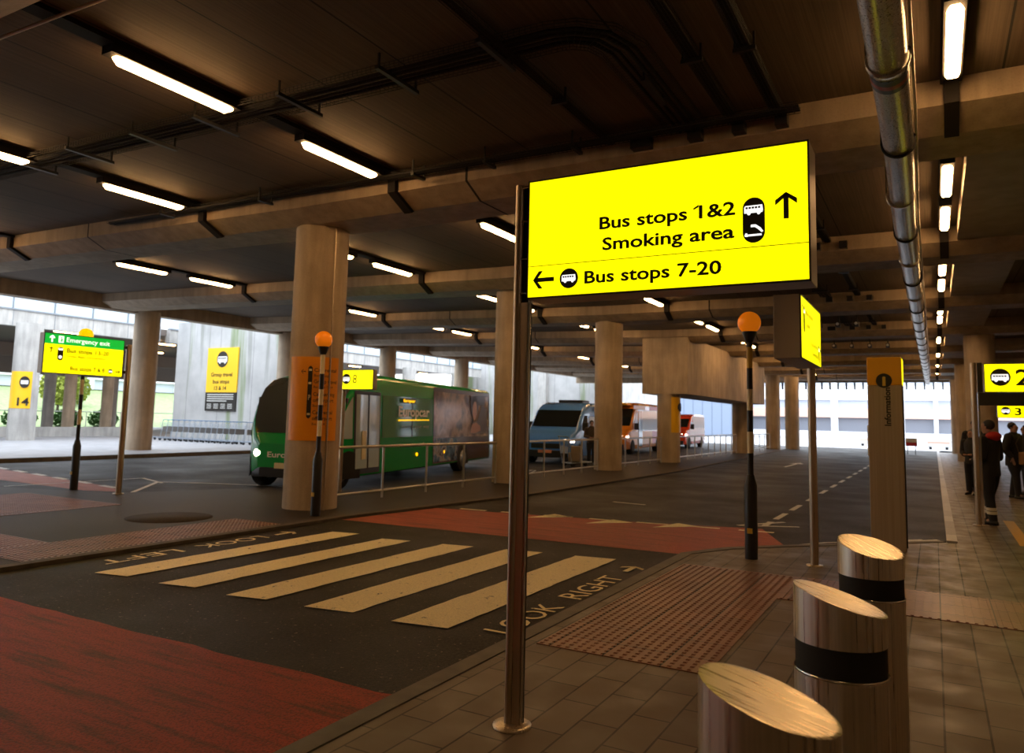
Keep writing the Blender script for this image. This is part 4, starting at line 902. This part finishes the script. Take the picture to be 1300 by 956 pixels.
def person(loc, rz, label, H, coat, trousers, hair=HAIRD, hands='front', hood=None, stride=.0, bulk=1.0, coat_len=.50, bands=False, hairlong=False):
    """faces local +y. joints as fractions of the height"""
    e = empty('person', loc, rz, label, 'person'); h = H
    hip, knee, ank = .52*h, .28*h, .045*h; sh = .81*h; sw = .115*h*bulk; hw_ = .052*h
    N = []; E = []
    def nd(p, r, par=None): 
        N.append((p, r)); 
        if par is not None: E.append((par, len(N)-1))
        return len(N)-1
    pel = nd((0,0,hip+.01*h), (.085*h*bulk,.062*h*bulk)); wa = nd((0,0,.62*h), (.078*h*bulk,.058*h*bulk), pel); ch = nd((0,0,.73*h), (.095*h*bulk,.064*h*bulk), wa)
    nk0 = nd((0,-.004*h,.805*h), (.055*h,.045*h), ch); nk = nd((0,.004*h,.85*h), .032*h, nk0); hd = nd((0,.012*h,.885*h), (.040*h,.048*h), nk); hd2 = nd((0,.008*h,.935*h), (.042*h,.052*h), hd); nd((0,.002*h,.975*h), (.026*h,.034*h), hd2)
    nd((0,.068*h,.915*h), .006*h, hd2)
    arms = {}; legs = {}
    for sg in (-1,1):
        a = nd((sg*sw,0,sh-.012*h), .036*h*bulk, ch)
        if hands == 'front': el = (sg*(sw+.03*h),-.01*h,.635*h); wr = (sg*.055*h,.115*h,.60*h); dr = Vector((-sg*.6,.55,.05))
        elif hands == 'pocket': el = (sg*(sw+.04*h),-.035*h,.635*h); wr = (sg*(sw+.0*h),.03*h,.53*h); dr = Vector((-sg*.15,.25,-1))
        else: el = (sg*(sw+.025*h),-.01*h,.64*h); wr = (sg*(sw+.03*h),.04*h,.50*h); dr = Vector((0,.2,-1))
        b = nd(el, .026*h*bulk, a); c = nd(wr, .017*h, b); dr.normalize(); W_ = Vector(wr); palm = nd(tuple(W_+dr*.035*h), (.019*h,.012*h), c)
        side_ = dr.cross(Vector((0,0,1)) if abs(dr.z) < .8 else Vector((1,0,0))).normalized()
        for q, ln in ((-1.1,.038),(-.36,.044),(.36,.042),(1.1,.034)):
            b0 = W_+dr*.055*h+side_*q*.011*h; f1 = nd(tuple(b0), .0052*h, palm); f2 = nd(tuple(b0+dr*ln*.55*h), .0048*h, f1); nd(tuple(b0+dr*ln*h*.95+Vector((0,0,-.008*h))), .0042*h, f2)
        tb = nd(tuple(W_+dr*.03*h+side_*.022*h), .0058*h, palm); nd(tuple(W_+dr*.055*h+side_*.034*h), .005*h, tb)
        arms[sg] = (a, b, c)
        st_ = stride*sg; l0 = nd((sg*hw_,0,hip-.03*h), .054*h*bulk, pel); l1 = nd((sg*hw_*1.05,st_*.5+.012*h,knee), .033*h, l0); l2 = nd((sg*hw_*1.1,st_,ank+.01*h), .021*h, l1); nd((sg*hw_*1.3,st_+.06*h,.022*h), (.02*h,.014*h), l2)
        legs[sg] = (l0,l1,l2)
    skin_obj('body', N, E, SKIN, e, 2)
    # coat: torso + sleeves ; trousers ; shoes
    def ringloft(mb, rings, n=20):
        vs = [(rx*h*math.cos(2*PI*q/n), y*h+ry*h*math.sin(2*PI*q/n), z*h) for z, rx, ry, y in rings for q in range(n)]
        mb.add(vs, [(i*n+q, i*n+(q+1)%n, (i+1)*n+(q+1)%n, (i+1)*n+q) for i in range(len(rings)-1) for q in range(n)], True)
        mb.add(vs[:n], [tuple(range(n-1,-1,-1))]); mb.add(vs[-n:], [tuple(range(n))])
    k_ = bulk; cm = MB(); cl_ = coat_len
    ringloft(cm, [(cl_,.100*k_,.078*k_,0),(cl_+.02,.102*k_,.080*k_,0),(.58,.097*k_,.076*k_,0),(.64,.096*k_,.074*k_,0),(.71,.106*k_,.080*k_,0),(.765,.116*k_,.078*k_,-.002),(.80,.108*k_,.066*k_,-.004),(.825,.078,.056,-.004),(.845,.054,.050,0),(.862,.044,.046,.004)])
    for sg in (-1,1):
        a, b, c = (Vector(N[q][0]) for q in arms[sg]); a = a+Vector((-sg*.006*h,0,-.006*h))
        cm.tube([a, a.lerp(b,.5), b], [.049*h*k_, .045*h*k_, .038*h*k_], 14); cm.tube([b, c], [.038*h*k_, .028*h], 14); cm.ball(tuple(a), .0495*h*k_, 14); cm.ball(tuple(b), .0385*h*k_, 14)
    if hands == 'front': cm.box(-.003*h,.003*h,.076*h*k_,.083*h*k_,cl_*h,.78*h)
    cm.build('coat', coat, e)
    tm = MB(); ringloft(tm, [(.455,.070*k_,.058*k_,0),(.47,.088*k_,.068*k_,0),(.52,.093*k_,.072*k_,0),(.58,.086*k_,.066*k_,0)])
    for sg in (-1,1):
        l0, l1, l2 = (Vector(N[q][0]) for q in legs[sg])
        tm.tube([l0, l0.lerp(l1,.5), l1], [.060*h*k_, .056*h*k_, .045*h], 14); tm.tube([l1, l1.lerp(l2,.45), Vector((l2.x,l2.y,.035*h))], [.045*h,.042*h,.036*h], 14); tm.ball(tuple(l1), .0452*h, 14)
    tm.build('trousers', trousers, e)
    for sg in (-1,1):
        l2 = N[legs[sg][2]][0]
        mb = MB(); 
        pr = [(-.045,.030),(-.03,.042),(.02,.045),(.07,.040),(.105,.030),(.118,.012)]
        vs = []; n = 10
        for y, r in pr:
            for j in range(n): q = 2*PI*j/n; vs.append((l2[0]+.9*r*math.cos(q)*h*.62/.62*.62, l2[1]+y*h*.95, max(0.0, (r*.55+r*.75*math.sin(q))*h*.8)))
        mb.add(vs, [(i*n+j, i*n+(j+1)%n, (i+1)*n+(j+1)%n, (i+1)*n+j) for i in range(5) for j in range(n)]+[tuple(range(n-1,-1,-1)), tuple(range(5*n,6*n))], True); mb.build('shoe', SHOE, e)
    hr = MB(); hr.ball((0,-.010*h,.945*h), .053*h, 16, (.88,1.02,.98)); 
    if hairlong: hr.ball((0,-.03*h,.90*h), .05*h, 14, (.9,.7,1.1))
    hob = hr.build('hair', hair, e)
    # keep the face clear: push hair vertices behind the forehead plane
    for v_ in hob.data.vertices:
        if v_.co.z < .955*h and v_.co.y > .012*h: v_.co.y = .012*h-.001
    fc = MB()
    for sg in (-1,1): fc.ball((sg*.016*h,.056*h,.930*h), .0045*h, 8)
    fc.build('eyes', HAIRD, e); MB().ball((0,.056*h,.893*h), .010*h, 8, (1.2,.4,.35)).build('mouth', mat('lip', (.25,.09,.07), .5) if 'lip' not in MAT else MAT['lip'], e)
    er = MB()
    for sg in (-1,1): er.ball((sg*.043*h,.0,.918*h), .012*h, 8, (.4,.7,1.2))
    er.build('ears', SKIN, e)
    if hood: MB().ball((0,-.05*h,.835*h), .085*h, 16, (1.05,.75,.55)).build('hood', hood, e)
    if bands:
        for sg in (-1,1):
            l2 = N[legs[sg][2]][0]; l1 = N[legs[sg][1]][0]
            for f_ in (.25,.40): 
                c = Vector(l2).lerp(Vector(l1), f_); MB().lathe([(.043*h,-.014*h),(.0445*h,.0),(.043*h,.014*h)], 16, tuple(c), False).build('reflective_band', mat('reflective', (.62,.60,.50), .3) if 'reflective' not in MAT else MAT['reflective'], e)
    return e
DK = mat('black_coat', (.010,.010,.012), .75, noise=.2, nscale=12); DK2 = mat('dark_grey_coat', (.022,.021,.023), .75); DKT = mat('dark_trousers', (.012,.012,.015), .8); BRN = mat('brown_jacket', (.05,.032,.02), .8); REDH = mat('red_hood', (.5,.02,.015), .6)
G0 = .02
person((.78,21.6,G0), D(150), 'shorter person in dark coat with hands held in front, by the left column', 1.60, DK2, DKT, HAIRG, 'front', coat_len=.47)
person((.92,23.3,G0), D(165), 'taller person in dark clothes standing behind the shorter one', 1.84, DK, DKT, HAIRD, 'front')
person((.80,15.25,G0), D(60), 'person in black with red hood and reflective ankle bands by the number 2 sign pole', 1.76, DK, DKT, HAIRD, 'front', REDH, .08, 1.1, .46, True)
person((1.62,21.4,G0), D(-115), 'heavy-set person in black coat with bag strap at the right edge', 1.78, DK, DKT, HAIRD, 'pocket', None, .1, 1.22, .42)
person((1.98,22.6,G0), D(100), 'dark-dressed person mostly cut off by the right frame edge', 1.74, DK, DKT, HAIRD, 'side')
e = empty('shoulder_bag', (1.83,21.25,.80), 0, 'tan shoulder bag hanging at the side of the heavy-set person', 'bag'); MB().box(-.13,.13,-.07,.07,0,.30).build('bag_body', mat('tan_bag', (.30,.17,.07), .6), e, bev=.03); MB().tube([(-.12,0,.28),(-.18,-.08,.50),(-.10,-.16,.68)], .012, 6).build('strap', mat('strap', (.12,.09,.06), .7), e)
person((-11.05,25.8,0), D(-150), 'person in a brown jacket standing beside the blue van behind the column', 1.62, BRN, DKT, HAIRD, 'front')

# ================================================================== BEYOND THE LEFT ROAD
PANG = mat('parapet_glass', (.50,.62,.72), .25, noise=.08, nscale=.7); 
mb = MB(); mbj = MB()
XCN = -37.0
for y0, y1 in ((-8,26.3),(26.9,60)):
    struct(MB().box(XCN-.4,XCN,y0,y1,5.35,6.1).build('canopy_edge', CONCP)); struct(MB().box(XCN-.2,XCN-.1,y0,y1,6.15,8.2).build('canopy_parapet', PANG))
    struct(MB().box(XCN-.25,XCN+.06,y0,y1,6.08,6.16).build('canopy_rail', mat('dark_rail', (.2,.22,.24), .5) if 'dark_rail' not in MAT else MAT['dark_rail']))
y = -6
while y < 60:
    mbj.box(XCN-.12,XCN-.04,y-.025,y+.025,6.15,8.2); mbj.box(XCN-.01,XCN+.012,y-.012,y+.012,5.35,6.1); y += 1.9
struct(mbj.build('parapet_mullion', MAT['dark_rail']))
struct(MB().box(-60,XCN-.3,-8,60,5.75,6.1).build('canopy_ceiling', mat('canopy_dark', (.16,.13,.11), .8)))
struct(MB().box(-60.5,-60,-8,60,4.15,6.1).build('canopy_back_beam', mat('canopy_beam', (.30,.25,.21), .8)))
struct(MB().box(-52.2,-51.8,-8,60,4.9,5.8).build('canopy_mid_beam', MAT['canopy_beam']))
column(cxb, cyb, 5.4, .55, CONCP, 'pale round column with the number 14 sign at the far left', 'columns of the opposite building', .1)
for y, l in ((47.6,'bright column of the opposite building behind the bus roof'),(54.5,'bright column of the opposite building right of the first')): column(-36.0, y, 5.4, .55, CONCP, l, 'columns of the opposite building', .1)
for x, y, l in ((-47,26.2,'left slim column under the opposite canopy beside the 14 column'),(-44,25.7,'middle brown column seen beneath the green exit sign'),(-44,28.0,'right brown column beneath the green exit sign'),(-52,33.5,'far pale column under the opposite canopy'),(-50,37.5,'far column left of the stained wall')):
    column(x, y, 5.8, .32, CONCP if 'pale' in l or 'slim' in l else CONC, l, 'slim columns under the opposite canopy', .1, 24)
lampc = []
for x, y, l in ((-39.9,22.9,'above the green exit sign'),(-40.6,29.2,'beside the stained wall'),(-52,26.6,'deep under the canopy at far left'),(-47,33,'deep behind the wall edge'),(-41.5,47.5,'above the number 8 sign'),(-41.5,57,'over the bus roof in the distance'),(-39.6,30.9,'low left of the wall'),(-46,50,'far behind the bus')):
    dup(lamp0, (x,y,5.64), 0, 'tube lamp of the opposite canopy, '+l, 'lamps under the opposite canopy', tree={lamp0: kids(lamp0)})
struct(MB().box(-40.2,-39.9,-8,26.4,.1,.62).build('low_wall', CONCP))
# stained wall
k = NT('stained_wall', .8); o = k.coord(); sn = k.noise(k.coord(scale=(1,1,.05)), 1.6, 5); fn = k.noise(o, 18); 
c = k.ramp(k.noise(o, 1.0), [(.3,(.36,.36,.355)),(.7,(.47,.47,.46))]).outputs[0]
c = k.mix(k.ramp(sn, [(.56,(0,0,0)),(.66,(.75,.75,.75))]).outputs[0], c, (.20,.21,.18)); g2 = k.noise(k.coord(scale=(1,1,.06), loc=(7,3,0)), 1.1, 5)
spz = k.n('ShaderNodeSeparateXYZ'); k.l(o, spz.inputs[0])
c = k.mix(k.ramp(g2, [(.60,(0,0,0)),(.68,(.8,.8,.8))]).outputs[0], c, (.16,.22,.08)); c = k.mix(frac_line(k, spz.outputs['X'], 2.45, .03, .4), c, (.2,.2,.2)); k.col(c); k.bump(fn, .3, .006); WALL = k.m
struct(MB().box(-35.7,-26.7,26.45,27.3,.1,6.35).build('wall_left', WALL)); struct(MB().box(-35.7,-35.2,27.3,33,.1,6.3).build('wall_left_return', CONCP))
struct(MB().box(-40,-25,61,61.6,0,7.5).build('wall_middle', WALL)); struct(MB().box(-25,-24.4,61,80,0,7.5).build('wall_middle_return', CONCP)); struct(MB().box(-31.2,-30.4,60.4,61,0,7.5).build('wall_middle_pier', CONCP))
# greenery and far car park behind the canopy
GRASS = mat('grass', (.26,.34,.14), .8, noise=.3, nscale=3); 
struct(MB().add([(-62,10,.0),(-62,62,.0),(-95,70,4.5),(-95,10,4.5)], [(0,3,2,1)]).build('grass_bank', GRASS))
LEAF = mat('hedge_leaves', (.045,.13,.02), .7, noise=.4, nscale=6); LEAF2 = mat('tree_leaves', (.22,.26,.03), .7, noise=.4, nscale=6)
def leafy(name, c, sc, n, m, parent, s=.14):
    mb = MB(); rnd = random.Random(int(c[0]*10+c[1]))
    for i in range(n):
        while True:
            p = Vector((rnd.uniform(-1,1), rnd.uniform(-1,1), rnd.uniform(-1,1)))
            if .3 < p.length < 1: break
        q = Vector((c[0]+p.x*sc[0], c[1]+p.y*sc[1], c[2]+p.z*sc[2])); a = Vector((rnd.gauss(0,1),rnd.gauss(0,1),rnd.gauss(0,1))).normalized(); b = a.orthogonal().normalized()*s; a = a*s
        mb.add([q-a,q-b*.5,q+a,q+b*.5], [(0,1,2,3)])
    return mb.build(name, m, parent)
for x, y, l in ((-62.3,32.6,'left clipped green hedge seen under the opposite canopy'),(-62.3,36.2,'middle clipped green hedge seen beneath the exit sign'),(-62.3,39.4,'right clipped green hedge seen beneath the exit sign')):
    e = empty('hedge', (x,y,0), 0, l, 'hedge', 'hedges beyond the opposite canopy'); leafy('foliage', (0,0,.75), (.8,1.3,.8), 900, LEAF, e); MB().tube([(0,0,0),(0,0,.7)], .05, 6).build('stem', BRN, e)
for x, y, l in ((-72,41,'yellow-green tree behind the beacon on the grass bank'),(-76,44.5,'smaller yellowish tree to the right on the grass bank')):
    e = empty('tree', (x,y,1), 0, l, 'tree'); leafy('crown', (0,0,2.6), (1.7,1.7,1.8), 1500, LEAF2, e, .2); MB().tube([(0,0,-1),(0,0,1.6),(.3,.2,2.8)], [.14,.1,.05], 8).build('trunk', BRN, e)
e = empty('fence', (-60.8,10,0), 0, 'thin grey fence rail in front of the hedges', 'fence'); MB().tube([(0,0,1.35),(0,50,1.35)], .04, 6).build('rail', RAIL, e)
for i in range(17): MB().tube([(0,i*3,0),(0,i*3,1.35)], .04, 6).build('post', RAIL, e)
def levels(name, loc, rz, W_, D_, hs, label, m, dark, band):
    e = empty(name, loc, rz, label, 'building')
    for i in range(hs):
        z = i*3.1; zz = 1.2 if i != 1 else 1.9; MB().box(0,W_,0,D_,z+zz,z+3.1).build('parapet', band[i % len(band)], e); MB().box(.3,W_-.3,.6,D_-.3,z,z+1.9).build('storey', dark if i == 1 else MAT['pale_storey'], e)
        for j in range(int(W_/6)+1): MB().box(j*6,j*6+.5,.1,.7,z,z+1.95).build('pillar', m, e)
    return e
WB = mat('pale_building', (.80,.82,.84), .6); PKB = mat('pink_building_band', (.72,.46,.36), .6); DKB = mat('open_storey', (.16,.17,.20), .6); mat('pale_storey', (.45,.50,.58), .6)
levels('car_park_building', (-100,20,3), PI/2, 60, 12, 4, 'pale multi-storey building beyond the grass bank on the left', WB, DKB, [WB]).location = (-90,25,4)
levels('car_park_building', (-60,112,-2.2), 0, 110, 20, 5, 'wide pale car park building with pinkish bands at the end of the road', WB, DKB, [WB,PKB,WB,WB,WB])
# bluish cladding building, left of the road's end
k = NT('blue_cladding', .5); sp2 = k.n('ShaderNodeSeparateXYZ'); k.l(k.coord(), sp2.inputs[0]); k.col(k.mix(frac_line(k, sp2.outputs['X'], 1.2, .12), (.20,.25,.34), (.12,.16,.22)))
e = empty('clad_building', (-46,95,0), 0, 'low blue-grey clad building behind the yellow and red minibus', 'building'); MB().box(0,24,0,10,0,6.6).build('wall', k.m, e); MB().box(-.3,24.3,-.3,10.3,6.6,6.9).build('roof', WB, e)
# far concrete apron beyond the roof
struct(MB().box(-80,60,YE+2,200,-.05,.012).build('far_apron', mat('pale_apron', (.42,.42,.43), .6, noise=.1, nscale=1)))
struct(MB().box(.3,3.0,YE-1,YE+30,.0,.02).build('far_path', FARP))
for x, y, l in ((-5.5,70,'left white-striped barrier far down the road'),(-3.5,70,'middle white-striped barrier far down the road'),(-.5,66,'right white-striped barrier far down the road')):
    e = empty('road_barrier', (x,y,0), 0, l, 'barrier'); MB().box(0,1.5,0,.3,.2,.8).build('panel', WHITE, e, bev=.03); MB().box(0,1.5,-.01,.31,.45,.6).build('stripe', PKB, e); MB().box(.1,.3,-.1,.4,0,.2).box(1.2,1.4,-.1,.4,0,.2).build('foot', BLACK, e)
for x, y, l in ((-2.0,64,'slim lamp post beyond the roof edge'),(-7.2,66,'second slim lamp post beyond the roof edge')):
    e = empty('lamp_post', (x,y,0), 0, l, 'lamp post'); MB().tube([(0,0,0),(0,0,8)], .09, 10).build('pole', WB, e); MB().box(-.9,0,-.12,.12,7.9,8.0).build('lamp_head', WB, e)
